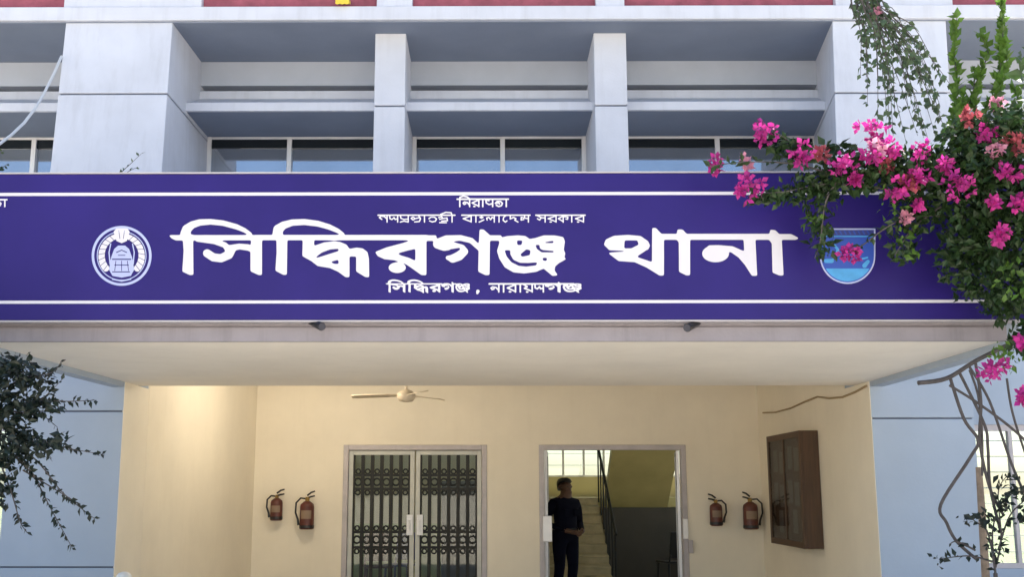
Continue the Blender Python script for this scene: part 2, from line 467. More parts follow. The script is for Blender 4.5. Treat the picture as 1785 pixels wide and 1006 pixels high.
# canopy
can = MB()
xl, xr = XX(-40, YC + 0.12, 590), XX(1751, YC + 0.12, 590)
can.box(xl, xr, YC + 0.14, YL + 0.42, ZSOF + 0.012, ZT)
cano = can.build('canopy', M['fascia'], bld)
s_ = MB(); s_.hexa([(xl + .0, YC + 0.16, ZSOF), (xr - .0, YC + 0.16, ZSOF), (XPR + 0.02, YL + 0.41, ZSOF), (XPL - 0.02, YL + 0.41, ZSOF),
                  (xl + .0, YC + 0.16, ZSOF + .011), (xr - .0, YC + 0.16, ZSOF + .011), (XPR + .02, YL + 0.41, ZSOF + .011), (XPL - .02, YL + 0.41, ZSOF + .011)])
s_.build('soffit', M['soffit'], cano)
fb = MB()
fz0, fz1 = ZZ(588, YC + 0.12), ZZ(569, YC + 0.12)
fb.box(xl - 0.02, xr + 0.02, YC + 0.12, YC + 0.158, ZSOF - 0.004, fz1 - 0.006)
fb.box(xl - 0.02, xr + 0.02, YC + 0.125, YC + 0.138, fz1 + 0.006, ZT + 0.02)
fb.build('fascia_board', M['fascia'], cano, bevel=0.004)
for s, xa, xb in ((-1, xl, XPL), (1, xr, XPR)):
    eb = MB(); w = 0.13
    x0, x1 = (xa - w, xa - 0.002) if s < 0 else (xa + 0.002, xa + w)
    y0, y1 = YC + 0.16, YL - 0.003
    xb0, xb1 = (xb - w, xb - 0.002) if s < 0 else (xb + 0.002, xb + w)
    eb.hexa([(x0, y0, ZSOF - 0.05), (x1, y0, ZSOF - 0.05), (xb1, y1, ZSOF - 0.05), (xb0, y1, ZSOF - 0.05),
             (x0, y0, ZT - .03), (x1, y0, ZT - .03), (xb1, y1, ZT - .03), (xb0, y1, ZT - .03)])
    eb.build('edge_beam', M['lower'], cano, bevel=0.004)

# porch walls
XBKL = XX(445, YB, 800); XBKR = XX(1325, YB, 800)
ZIC = 3.28
yl2 = 11.9
mb = MB()
mb.prism([(XPL - .004, YL + .753), (XPL + .006, YL + .77), (XPL + .006, yl2), (XBKL, YB + .05), (XBKL - .3, YB + .05), (XPL - .3, yl2), (XPL - .3, YL + .753)], 'z', 0, ZIC)
mb.build('porch_wall', M['cream'], bld)
mb = MB(); mb.box(XPL - 0.006, XPL + 0.004, YL + 0.004, YL + 0.752, 0, ZSOF - 0.001); mb.build('porch_wall', M['cream'], bld)
mb = MB(); mb.box(XPR - 0.004, XPR + 0.25, YL + .753, YB + .05, 0, ZIC); mb.build('porch_wall', M['cream'], bld)
mb = MB(); mb.box(XPR - 0.005, XPR + 0.005, YL + 0.004, YL + 0.752, 0, ZSOF - 0.001); mb.build('porch_wall', M['cream'], bld)
mb = MB(); mb.box(XPL - .3, XPR + .3, YL + 0.425, YB + 0.3, ZIC + .001, 3.39); mb.build('porch_ceiling', M['soffit'], bld)
mb = MB(); mb.box(XPL - .3, XPR + .25, YL + 0.425, YL + 0.6, ZSOF + 0.03, ZIC); mb.build('porch_beam', M['soffit'], bld)
mb = MB(); mb.box(XPL - .3, XPR + .3, YL - 0.5, 21, 0.002, 0.03); mb.build('porch_floor', M['tile'], bld)
# porch back wall with the two door openings
D1 = (XX(597, YB, 870), XX(849, YB, 870)); D2 = (XX(940, YB, 870), XX(1198, YB, 870))
ZD = ZZ(776, YB)
mb = MB()
for a, b in ((XBKL - .3, D1[0]), (D1[1], D2[0]), (D2[1], XBKR + .3)): mb.box(a, b, YB, YB + 0.22, 0, ZD)
mb.box(XBKL - .3, XBKR + .3, YB, YB + 0.22, ZD + 0.0005, ZIC)
mb.build('porch_back_wall', M['cream'], bld)

# ---------------- rooms behind
XH0, XH1, YH = 0.30, 4.6, 21.0
# hall back wall with window strip
zwb, zwt = ZZ(832, YH), 2.95
wx0, wx1 = 0.75, 4.3
mb = MB()
mb.box(XH0, XH1, YH, YH + .2, 0, zwb); mb.box(XH0, XH1, YH, YH + .2, zwt, 3.39)
mb.box(XH0, wx0, YH, YH + .2, zwb + .0005, zwt - .0005); mb.box(wx1, XH1, YH, YH + .2, zwb + .0005, zwt - .0005)
mb.build('hall_back_wall', M['hall'], bld)
fr = MB()
for px in (952, 982, 1018, 1053): 
    x = XX(px, YH, 805); fr.box(x - 0.02, x + 0.02, YH + 0.06, YH + 0.1, zwb + .03, zwt)
for x in (wx0 + .02, 2.9, 3.4, 3.9, wx1 - .02): fr.box(x - 0.02, x + 0.02, YH + 0.06, YH + 0.1, zwb + .03, zwt)
fr.box(wx0, wx1, YH + .058, YH + .102, zwb + .0008, zwb + .03)
f_ = fr.build('window', M['frame'], bld)
gr = MB()
for k in range(1, 5):
    z = zwb + k * 0.22; gr.box(wx0, wx1, YH + .11, YH + .116, z - .004, z + .004)
gr.build('grille', M['cable'], f_)
pn = MB(); pn.box(wx0, wx1, YH + .08, YH + .084, zwb + .01, zwt); pn.build('pane', M['glass'], f_)
mb = MB(); mb.box(XH0 - .15, XH0 - .001, YB + .221, YH + .2, 0, 3.39); mb.build('hall_wall', M['hall'], bld)
mb = MB(); mb.box(XH1 + .001, XH1 + .15, YB + .221, YH + .2, 0, 0.9); mb.box(XH1 + .001, XH1 + .15, YB + .221, YH + .2, 3.0, 3.39); mb.box(XH1 + .001, XH1 + .15, YB + .221, YB + .8, 0.9, 3.0); mb.box(XH1 + .001, XH1 + .15, YH - .4, YH + .2, 0.9, 3.0); mb.build('hall_wall', M['hall'], bld)  # side opening added out of view to brighten the hall
# staircase
stc = MB(); sprof = []
ys0, ys1, zl = 16.9, 19.7, ZZ(868, 19.7)
n = 10; xs0, xs1 = XH0 + .001, 1.86
for k in range(n):
    ya = ys0 + (ys1 - ys0) * k / n
    sprof += [(ya, .031 + zl * k / n), (ya, .0 + zl * (k + 1) / n - .025), (ya - .02, zl * (k + 1) / n - .02), (ya - .02, zl * (k + 1) / n)]
stc.prism(sprof + [(ys1 - .002, zl), (ys1 - .002, .031)], 'x', xs0, xs1)
st = stc.build('staircase', M['tread'], bld)
ld = MB(); ld.box(XH0 + .001, XH1 - .001, ys1, YH - .001, zl - .16, zl); ld.build('landing', M['olive'], st)
uf = MB(); zu = ZZ(890, 19.7); x0, x1 = XX(1066, 18.5, 850), XX(1181, 18.5, 850)
uf.prism([(ys1 - .001, zu), (ys1 - .001, zl - .001), (16.9, zl + 1.95), (16.9, zu + 1.95)], 'x', x0, x1)
uf.build('upper_flight', M['olive'], st)
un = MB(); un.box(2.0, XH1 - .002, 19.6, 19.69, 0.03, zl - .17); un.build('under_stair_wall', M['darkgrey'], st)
hr = MB()
a = P(1052, 812, 19.2); b = P(1049, 1000, 17.0); b.x = 1.89; a.x = 1.89
hr.tube([(1.89, 16.95, 0.95), (1.89, 19.5, zl + .9), (1.95, 19.6, zl + .95), (2.03, 19.5, zl + 1.05), (2.03, 17.2, zl + 2.5)], 0.024)
for k in range(7):
    y = 17.05 + k * .41; z = zl * (y - ys0) / (ys1 - ys0)
    hr.tube([(1.89, y, z + .02), (1.89, y, 0.95 + (zl - .05) * (y - 16.95) / 2.55)], 0.014, 5)
hr.build('handrail', M['iron'], st)
# office behind the closed gate
mb = MB(); mb.box(-4.9, XH0 - .16, 19.2, 19.35, 1.05, 3.39); mb.build('office_wall', M['hall'], bld)
mb = MB(); mb.box(-4.9, XH0 - .16, 19.19, 19.35, 0, 1.0495); mb.build('office_dado', M['dado'], bld)
mb = MB(); mb.box(-5.05, -4.9, YB + .3, 19.35, 0, 0.9); mb.box(-5.05, -4.9, YB + .3, 19.35, 2.7, 3.39); mb.build('office_side_wall', M['hall'], bld)  # gap between the two strips is an unseen opening added to light the office

# ---------------- doors
def gate_leaf(x0, x1, y, z1, parent, nb=5):
    """frame, bars and ornament of one leaf, built flat in XZ at depth y"""
    fr = MB(); t = 0.06
    fr.box(x0, x0 + t, y, y + .04, .05, z1); fr.box(x1 - t, x1, y, y + .04, .05, z1)
    fr.box(x0 + t, x1 - t, y + .001, y + .039, z1 - t, z1 - .001); fr.box(x0 + t, x1 - t, y + .001, y + .039, .051, .05 + t)
    a, b = x0 + t, x1 - t
    gb = MB()
    zs = [z1 - .33, z1 - .51, z1 - .53 - .55, z1 - .53 - .75, .28]
    for z in zs: gb.box(a, b, y + .012, y + .022, z - .016, z + .016)
    sp = (b - a) / (nb + 1)
    for k in range(0, nb + 2):
        x = min(max(a + sp * k, a + .012), b - .012)
        w = 0.023 if 0 < k < nb + 1 else .012
        gb.box(x - w, x + w, y + .008, y + .026, .06 + t, z1 - t)
    for k in range(nb + 1):
        xc = a + sp * (k + .5)
        for z in (zs[0] - .09, zs[2] - .10):
            gb.ring((xc, y + .018, z), sp * .36, .012)
        for z in (zs[0] + .05, zs[1] - .05, zs[2] + .05, zs[3] - .05):
            gb.ring((xc, y + .018, z), sp * .24, .010)
    return fr, gb
def door(D, closed, label=None):
    x0, x1 = D; t = 0.07
    fr = MB()
    fr.box(x0 + .001, x0 + t, YB - .012, YB + .12, 0.03, ZD - .001); fr.box(x1 - t, x1 - .001, YB - .012, YB + .12, 0.03, ZD - .001)
    fr.box(x0 + t, x1 - t, YB - .011, YB + .119, ZD - t, ZD - .0015)
    d = fr.build('door', M['doorframe'], bld, bevel=.006)
    m_ = (x0 + x1) / 2; z1 = ZD - t - .004; y = YB + .03
    if closed:
        for (a, b, s) in ((x0 + t + .003, m_ - .008, 1), (m_ + .008, x1 - t - .003, -1)):
            f, g_ = gate_leaf(a, b, y, z1, d)
            f.build('leaf_frame', M['gateframe'], d, bevel=.004); g_.build('grille', M['iron'], d)
            xk = b - .10 if s > 0 else a + .02
            lk = MB(); lk.box(xk, xk + .085, y - .03, y - .002, ZZ(934, YB), ZZ(898, YB)); lk.build('lock_box', M['frame'], d, bevel=.006)
            hb = MB(); hb.tube([(xk + .04, y - .03, ZZ(925, YB)), (xk + .04, y - .07, ZZ(925, YB)), (xk + .04, y - .07, ZZ(908, YB)), (xk + .04, y - .03, ZZ(908, YB))], .008); hb.build('handle', M['frame'], d)
            pn = MB(); pn.box(a + .03, b - .03, y + .05, y + .055, .08, z1 - .03); pn.build('pane', M['doorglass'], d)
    else:
        for (hx, s) in ((x0 + t + .003, 1), (x1 - t - .003, -1)):
            wdt = (x1 - x0) / 2 - t - .01
            f, g_ = gate_leaf(0, wdt, 0, z1, d)
            ang = R(86) if s > 0 else R(98)
            rot = Matrix.Rotation(ang if s > 0 else math.pi - ang, 4, 'Z')
            for q in (f, g_):
                q.v = [tuple(rot @ Vector(v) + Vector((hx + (.045 if s > 0 else 0), YB + .125, 0))) for v in q.v]
            f.build('leaf_frame', M['frame'], d); g_.build('grille', M['iron'], d)
        for px0, px1, y0, y1 in ((946, 962, 900, 945), (1190, 1199, 905, 940)):
            lk = MB(); a = XX(px0, YB - .02, 915); b = XX(px1, YB - .02, 915)
            lk.box(a, b, YB - .05, YB - .014, ZZ(y1, YB), ZZ(y0, YB)); lk.build('lock_box', M['frame'], d, bevel=.006)
        hb = MB(); xk = XX(1203, YB, 950); hb.box(xk - .03, xk + .03, YB - .06, YB - .002, ZZ(965, YB), ZZ(942, YB)); hb.build('door_catch', M['doorframe'], d, bevel=.006)
door(D1, True); door(D2, False)

# ------------------------------------------------------------------ flat lettering by signed distance and marching squares
def seg_d(X, Y, a, b):
    ax, ay, aw = a; bx, by, bw = b
    dx, dy = bx - ax, by - ay; L = dx * dx + dy * dy + 1e-9
    t = np.clip(((X - ax) * dx + (Y - ay) * dy) / L, 0, 1)
    return np.hypot(X - ax - t * dx, Y - ay - t * dy) - (aw + (bw - aw) * t) / 2
def poly_d(X, Y, pts):
    d = np.full(X.shape, 1e9); ins = np.zeros(X.shape, bool); n = len(pts)
    for i in range(n):
        ax, ay = pts[i]; bx, by = pts[(i + 1) % n]
        dx, dy = bx - ax, by - ay; L = dx * dx + dy * dy + 1e-9
        t = np.clip(((X - ax) * dx + (Y - ay) * dy) / L, 0, 1)
        d = np.minimum(d, np.hypot(X - ax - t * dx, Y - ay - t * dy))
        c = ((ay > Y) != (by > Y))
        xi = (bx - ax) * (Y - ay) / ((by - ay) if abs(by - ay) > 1e-9 else 1e-9) + ax
        ins ^= (c & (X < xi))
    return np.where(ins, -d, d)
def shape_d(X, Y, s):
    k = s[0]
    if k == 'stroke':
        d = np.full(X.shape, 1e9); p = s[1]
        for i in range(len(p) - 1): d = np.minimum(d, seg_d(X, Y, p[i], p[i + 1]))
        return d
    if k == 'poly': return poly_d(X, Y, s[1])
    if k == 'ell':
        _, cx, cy, rx, ry = s
        q = np.hypot((X - cx) / rx, (Y - cy) / ry)
        return (q - 1) * min(rx, ry)
    if k == 'ring':
        _, cx, cy, r, w = s
        return np.abs(np.hypot(X - cx, Y - cy) - r) - w / 2
def bounds(s):
    k = s[0]
    if k == 'stroke':
        xs = [p[0] for p in s[1]]; ys = [p[1] for p in s[1]]; w = max(p[2] for p in s[1])
        return min(xs) - w, max(xs) + w, min(ys) - w, max(ys) + w
    if k == 'poly':
        xs = [p[0] for p in s[1]]; ys = [p[1] for p in s[1]]
        return min(xs), max(xs), min(ys), max(ys)
    if k == 'ell': return s[1] - s[3], s[1] + s[3], s[2] - s[4], s[2] + s[4]
    return s[1] - s[3] - s[4], s[1] + s[3] + s[4], s[2] - s[3] - s[4], s[2] + s[3] + s[4]
def flat_mesh(name, adds, subs, material, parent, Y, cell=1.0, soft=0):
    bb = [bounds(s) for s in adds]
    x0 = min(b[0] for b in bb) - 2; x1 = max(b[1] for b in bb) + 2; y0 = min(b[2] for b in bb) - 2; y1 = max(b[3] for b in bb) + 2
    nx = int((x1 - x0) / cell) + 2; ny = int((y1 - y0) / cell) + 2
    gx = x0 + np.arange(nx) * cell; gy = y0 + np.arange(ny) * cell
    D = np.full((ny, nx), 1e3)
    def apply(s, sub):
        b = bounds(s)
        i0 = max(0, int((b[0] - x0) / cell) - 4); i1 = min(nx, int((b[1] - x0) / cell) + 6)
        j0 = max(0, int((b[2] - y0) / cell) - 4); j1 = min(ny, int((b[3] - y0) / cell) + 6)
        X, Yg = np.meshgrid(gx[i0:i1], gy[j0:j1])
        d = shape_d(X, Yg, s)
        if sub: D[j0:j1, i0:i1] = np.maximum(D[j0:j1, i0:i1], -d)
        else: D[j0:j1, i0:i1] = np.minimum(D[j0:j1, i0:i1], d)
    for s in adds: apply(s, False)
    for s in subs: apply(s, True)
    for _ in range(soft):
        Q = np.pad(D, 1, mode='edge'); Q = np.minimum(np.maximum(Q, -8), 8)
        D = (Q[1:-1, :-2] + 2 * Q[1:-1, 1:-1] + Q[1:-1, 2:]) / 4
        Q = np.pad(D, 1, mode='edge'); D = (Q[:-2, 1:-1] + 2 * Q[1:-1, 1:-1] + Q[2:, 1:-1]) / 4
    mb = MB(); mb.open = True; vid = {}
    def V(key, x, y):
        if key not in vid:
            vid[key] = len(mb.v); mb.v.append(tuple(P(x, y, Y)))
        return vid[key]
    inside = D < 0
    for j in range(ny - 1):
        i = 0
        while i < nx - 1:
            c = [inside[j, i], inside[j, i + 1], inside[j + 1, i + 1], inside[j + 1, i]]
            if not any(c): i += 1; continue
            if all(c):
                k = i
                while k + 1 < nx - 1 and inside[j, k + 2] and inside[j + 1, k + 2]: k += 1
                mb.f.append((V((i, j), gx[i], gy[j]), V((i, j + 1), gx[i], gy[j + 1]), V((k + 1, j + 1), gx[k + 1], gy[j + 1]), V((k + 1, j), gx[k + 1], gy[j]))); mb.m.append(0)
                i = k + 1; continue
            cs = [(i, j), (i + 1, j), (i + 1, j + 1), (i, j + 1)]
            poly = []
            for q in range(4):
                a = cs[q]; b = cs[(q + 1) % 4]
                da, db = D[a[1], a[0]], D[b[1], b[0]]
                if da < 0: poly.append(V(a, gx[a[0]], gy[a[1]]))
                if (da < 0) != (db < 0):
                    t = da / (da - db)
                    key = ('e', min(a, b), max(a, b))
                    poly.append(V(key, gx[a[0]] + (gx[b[0]] - gx[a[0]]) * t, gy[a[1]] + (gy[b[1]] - gy[a[1]]) * t))
            if len(poly) >= 3:
                mb.f.append(tuple(reversed(poly))); mb.m.append(0)
            i += 1
    return mb.build(name, material, parent)

def zoomed(ox, oy, s, shapes):
    out = []
    for sh in shapes:
        if sh[0] == 'stroke': out.append(('stroke', [(ox + x / s, oy + y / s, w / s) for x, y, w in sh[1]]))
        elif sh[0] == 'poly': out.append(('poly', [(ox + x / s, oy + y / s) for x, y in sh[1]]))
        else: out.append(('ell', ox + sh[1] / s, oy + sh[2] / s, sh[3] / s, sh[4] / s))
    return out
A = []; B = []
A += zoomed(150, 370, 5.95, [
    ('poly', [(855, 236), (1900, 236), (1900, 290), (930, 292), (885, 270)]),
    ('stroke', [(1030, 225, 105), (1045, 175, 95), (1100, 130, 75), (1180, 105, 66), (1290, 98, 58), (1420, 112, 56), (1560, 150, 54), (1640, 185, 46), (1705, 225, 32)]),
    ('poly', [(1000, 230), (1110, 230), (1114, 650), (1075, 652), (998, 615), (1012, 400)]),
    ('stroke', [(1150, 290, 30), (1330, 305, 50), (1440, 340, 56), (1490, 400, 80)]),
    ('stroke', [(1510, 385, 86), (1480, 440, 92), (1400, 478, 84), (1320, 468, 84), (1255, 425, 84)]),
    ('stroke', [(1490, 375, 70), (1590, 355, 60), (1680, 365, 66), (1740, 390, 60)]),
    ('poly', [(1716, 250), (1825, 250), (1825, 652), (1790, 652), (1705, 612), (1705, 400)])])
A += zoomed(450, 340, 5.59, [
    ('poly', [(-30, 388), (1650, 388), (1650, 440), (-30, 440)]),
    ('stroke', [(190, 385, 100), (195, 335, 95), (245, 295, 74), (330, 268, 62), (450, 262, 58), (580, 278, 56), (690, 310, 52), (770, 345, 44), (828, 380, 26)]),
    ('poly', [(178, 390), (285, 390), (280, 778), (245, 778), (168, 738), (180, 560)]),
    ('poly', [(435, 425), (545, 425), (545, 495), (640, 462), (740, 452), (800, 458), (860, 482), (890, 525), (960, 512), (1020, 520), (1065, 555), (1080, 620), (1082, 802), (1045, 800), (955, 745), (955, 600), (890, 598), (890, 802), (850, 800), (780, 748), (700, 712), (580, 692), (520, 645), (430, 595)]),
    ('poly', [(1138, 555), (1250, 510), (1400, 470), (1535, 430), (1640, 430), (1640, 782), (1590, 780), (1500, 715), (1420, 660), (1330, 636), (1230, 625), (1165, 595)]),
    ('ell', 1355, 708, 84, 52)])
B += zoomed(450, 340, 5.59, [
    ('poly', [(555, 610), (620, 560), (700, 530), (785, 522), (785, 546), (700, 572), (620, 598), (570, 614)]),
    ('poly', [(698, 652), (782, 630), (786, 672), (740, 670)]),
    ('poly', [(1355, 570), (1440, 545), (1532, 524), (1532, 642), (1470, 612), (1390, 588)])])
A += zoomed(740, 330, 5.294, [
    ('poly', [(-30, 424), (110, 424), (110, 476), (-30, 476)]),
    ('poly', [(590, 424), (710, 424), (710, 474), (590, 474)]),
    ('stroke', [(125, 490, 70), (200, 455, 60), (330, 448, 52), (430, 472, 50), (510, 545, 46)]),
    ('stroke', [(120, 505, 84), (180, 530, 76), (270, 522, 64), (345, 540, 60), (370, 575, 66), (320, 615, 84), (260, 640, 76), (215, 632, 40)]),
    ('poly', [(508, 370), (545, 370), (600, 420), (604, 470), (600, 792), (560, 792), (495, 760), (500, 540)]),
    ('poly', [(690, 450), (760, 432), (860, 424), (930, 430), (970, 458), (1020, 450), (1100, 425), (1200, 425), (1280, 440), (1296, 480), (1285, 560), (1300, 590), (1290, 630), (1312, 642), (1240, 682), (1205, 712), (1200, 750), (1232, 795), (1180, 800), (1100, 732), (1030, 762), (920, 777), (820, 767), (740, 720), (690, 640), (668, 570), (690, 500)])])
B += zoomed(740, 330, 5.294, [
    ('stroke', [(240, 560, 16), (320, 550, 22)]),
    ('poly', [(852, 472), (905, 472), (895, 514), (856, 514)]),
    ('poly', [(738, 562), (792, 562), (792, 600), (820, 650), (880, 678), (960, 680), (1042, 673), (1032, 702), (940, 714), (870, 707), (800, 672), (758, 620)]),
    ('poly', [(882, 602), (940, 553), (978, 563), (973, 607), (900, 623)]),
    ('poly', [(1022, 512), (1062, 512), (1064, 545), (1090, 560), (1195, 568), (1195, 584), (1080, 582), (1036, 550)]),
    ('poly', [(1088, 632), (1132, 632), (1128, 662), (1092, 658)]),
    ('poly', [(1085, 490), (1192, 474), (1192, 496), (1120, 498)])])
A += zoomed(1040, 370, 4.958, [
    ('poly', [(62, 280), (80, 235), (150, 203), (270, 195), (380, 205), (445, 250), (462, 288), (445, 325), (300, 330), (240, 332), (110, 328)]),
    ('poly', [(95, 350), (240, 342), (290, 318), (446, 318), (382, 360), (345, 385), (490, 435), (580, 450), (580, 547), (545, 548), (430, 477), (330, 432), (190, 422)]),
    ('poly', [(480, 135), (512, 135), (562, 188), (582, 230), (582, 547), (545, 547), (478, 500)]),
    ('poly', [(540, 186), (720, 186), (720, 238), (540, 238)]),
    ('poly', [(698, 148), (742, 148), (782, 190), (808, 240), (808, 546), (775, 546), (712, 515), (710, 260), (690, 235)]),
    ('poly', [(770, 186), (1510, 186), (1510, 238), (770, 238)]),
    ('ell', 1028, 358, 116, 74),
    ('stroke', [(980, 310, 50), (1060, 304, 40), (1170, 320, 52), (1250, 365, 70), (1310, 435, 70), (1352, 520, 50)]),
    ('poly', [(1270, 230), (1372, 230), (1388, 550), (1340, 550), (1315, 470), (1280, 420)]),
    ('poly', [(1500, 150), (1545, 155), (1580, 190), (1600, 235), (1616, 547), (1580, 547), (1520, 522), (1514, 270), (1488, 235)]),
    ('poly', [(1560, 188), (1680, 188), (1752, 224), (1720, 238), (1560, 238)])])
B += zoomed(1040, 370, 4.958, [('poly', [(242, 243), (352, 243), (364, 280), (300, 312), (238, 312)])])

# ---------------- the name board
sign = empty('sign_board', (0, YC, ZT), 'long violet blue name board with white Bengali lettering over the porch', 'sign')
zs0, zs1 = ZZ(558, YC), ZZ(302, YC)
sx0, sx1 = XX(-420, YC, 430), XX(1835, YC, 430)
mb = MB(); mb.box(sx0, sx1, YC, YC + .11, zs0, zs1); panel = mb.build('panel', M['sign'], sign, bevel=.006)
mb = MB(); mb.box(sx0 - .01, sx1 + .01, YC - .006, YC + .118, zs0 - .012, zs0 - .001); mb.box(sx0 - .01, sx1 + .01, YC - .004, YC + .118, zs1 + .001, zs1 + .012)
mb.build('edge_trim', M['doorframe'], sign)
for y0, y1 in ((334.8, 340.2), (523.6, 528.8)):
    mb = MB(); mb.box(sx0 + .03, sx1 - .03, YC - .003, YC - .0005, ZZ(y1, YC), ZZ(y0, YC)); mb.build('border_stripe', M['vinyl'], sign)
YT = YC - .004
flat_mesh('lettering', A, B, M['vinyl'], sign, YT, .8, 5)

# small lettering
G = {
 'na': (1.0, [[(.85, 0), (.85, 1)], [(.85, .8), (.6, .45), (.3, .38), (.15, .52), (.25, .7), (.42, .62)]]),
 'ra': (1.0, [[(.85, 0), (.85, 1)], [(.85, .1), (.12, .5), (.85, .95)], [(.3, .98), (.42, .98)]]),
 'aa': (.5, [[(.28, 0), (.28, 1)]]),
 'i': (.5, [[(.28, 0), (.28, 1)], [(.28, 0), (.3, -.25), (.65, -.42), (1.05, -.32), (1.4, 0)]]),
 'ii': (.55, [[(.28, 0), (.28, 1)], [(.28, 0), (.2, -.35), (-.3, -.42), (-.8, -.12)]]),
 'pa': (1.0, [[(.85, 0), (.85, 1)], [(.12, .1), (.15, .5), (.45, .72), (.85, .6)], [(.15, .12), (.45, .2)]]),
 'tta': (1.05, [[(.15, .55), (.35, .3), (.7, .3), (.92, .55), (.8, .88), (.5, .98), (.25, .82)], [(.2, .58), (.5, .5), (.6, .62)]]),
 'ta': (1.0, [[(.2, .5), (.4, .28), (.7, .28), (.92, .55), (.8, .88), (.5, .98), (.25, .82)]]),
 'ga': (1.0, [[(.35, .6), (.12, .35), (.3, .12), (.6, .2), (.8, .5)], [(.85, 0), (.85, 1)]]),
 'nna': (1.0, [[(.1, .05), (.12, .5), (.3, .62), (.45, .45), (.5, .35), (.62, .62), (.85, .5)], [(.85, 0), (.85, 1)]]),
 'pra': (1.0, [[(.85, 0), (.85, 1)], [(.12, .1), (.15, .45), (.45, .62), (.85, .55)], [(.1, 1.0), (.45, .85), (.85, 1.0)]]),
 'ja': (1.1, [[(.5, .5), (.3, .25), (.12, .45), (.3, .7), (.5, .5), (.9, .35)], [(.8, 0), (1.0, .5), (.9, .92), (.45, .98)]]),
 'ntra': (1.1, [[(.12, .35), (.4, .2), (.5, .48), (.2, .6)], [(.5, .48), (.9, .4), (.95, .8), (.4, .85)], [(.2, 1.08), (.85, 1.08)]]),
 'ba': (1.0, [[(.85, 0), (.85, 1)], [(.85, .1), (.12, .5), (.85, .95)]]),
 'ng': (.6, [[(.15, .3), (.3, .2), (.42, .32), (.28, .44), (.15, .3)], [(.08, 1.0), (.5, .68)]]),
 'la': (1.0, [[(.85, 0), (.85, 1)], [(.85, .45), (.65, .3), (.52, .65), (.35, .3), (.15, .42), (.2, .7)]]),
 'da': (1.0, [[(.2, 0), (.2, .55), (.5, .32), (.72, .5), (.6, .7), (.9, 1.0)]]),
 'e': (.6, [[(.45, 0), (.2, .3), (.15, .72), (.35, 1), (.5, .82)]]),
 'sha': (1.0, [[(.85, 0), (.85, 1)], [(.5, .05), (.5, .42), (.2, .3), (.18, .7), (.42, .62)], [(.5, .42), (.85, .5)]]),
 'sa': (1.0, [[(.85, 0), (.85, 1)], [(.15, .08), (.5, .35), (.35, .7), (.15, .52)], [(.5, .38), (.85, .4)]]),
 'ka': (1.0, [[(.5, 0), (.5, 1)], [(.5, .12), (.05, .5), (.5, .92)], [(.5, .2), (.92, .25), (.9, .6), (.75, .55)]]),
 'ya': (1.0, [[(.85, 0), (.85, 1)], [(.1, .08), (.4, .35), (.15, .55), (.85, .92)], [(.35, 1.0), (.45, 1.0)]]),
}
def word(keys, x0, x1, y0, y1, w=3.0):
    tot = sum(G[k][0] for k in keys); sx = (x1 - x0) / tot; sy = (y1 - y0)
    out = [('stroke', [(x0, y0 + 1, w), (x1, y0 + 1, w)])]; cx = x0
    for k in keys:
        adv, st_ = G[k]
        for s in st_:
            out.append(('stroke', [(cx + x * sx, y0 + 1 + y * (sy - 2), w * .9) for x, y in s]))
        cx += adv * sx
    return out
def squeeze(shapes, src, dst):
    (a0, a1, b0, b1), (c0, c1, d0, d1) = src, dst
    fx = (c1 - c0) / (a1 - a0); fy = (d1 - d0) / (b1 - b0)
    out = []
    for s in shapes:
        if s[0] == 'stroke': out.append(('stroke', [(c0 + (x - a0) * fx, d0 + (y - b0) * fy, max(2.2, w * fy * 1.25)) for x, y, w in s[1]]))
        elif s[0] == 'poly': out.append(('poly', [(c0 + (x - a0) * fx, d0 + (y - b0) * fy) for x, y in s[1]]))
        else: out.append(('ell', c0 + (s[1] - a0) * fx, d0 + (s[2] - b0) * fy, s[3] * fx, s[4] * fy))
    return out
def within(shapes, a, b): return [s for s in shapes if bounds(s)[0] >= a and bounds(s)[1] <= b]
bigA = within(A, 285, 1000); bigB = within(B, 285, 1000)
ganjaA = within(A, 743.5, 1000); ganjaB = within(B, 743.5, 1000)
flat_mesh('lettering', word(['i', 'na', 'ra', 'aa', 'pa', 'tta', 'aa'], 797, 886, 346, 361, 2.8), [], M['vinyl'], sign, YT, .6)
flat_mesh('lettering', word(['ga', 'nna', 'pra', 'ja', 'aa', 'ta', 'ntra', 'ii'], 659, 793, 374, 388, 2.4) + word(['ba', 'aa', 'ng', 'la', 'aa', 'e', 'da', 'sha'], 805, 924, 374, 388, 2.4)
          + word(['sa', 'ra', 'ka', 'aa', 'ra'], 934, 1020, 374, 388, 2.4), [], M['vinyl'], sign, YT, .6)
src = (294, 990, 410, 479)
flat_mesh('lettering', squeeze(bigA, src, (672, 820, 494, 510)) + [('stroke', [(833, 508, 6), (832, 511, 4)])]
          + word(['na', 'aa', 'ra', 'aa', 'ya', 'nna'], 853, 950, 494, 510, 3.0) + squeeze(ganjaA, (755, 990, 410, 479), (950, 1015, 494, 510)) + [('stroke', [(940, 495, 3), (1000, 495, 3)])],
          squeeze(bigB, src, (672, 820, 494, 510)) + squeeze(ganjaB, (755, 990, 410, 479), (950, 1015, 494, 510)), M['vinyl'], sign, YT, .6)
flat_mesh('lettering', word(['i', 'na', 'ra', 'aa', 'pa', 'tta', 'aa'], -78, 12, 347, 361, 2.8), [], M['vinyl'], sign, YT, .6)

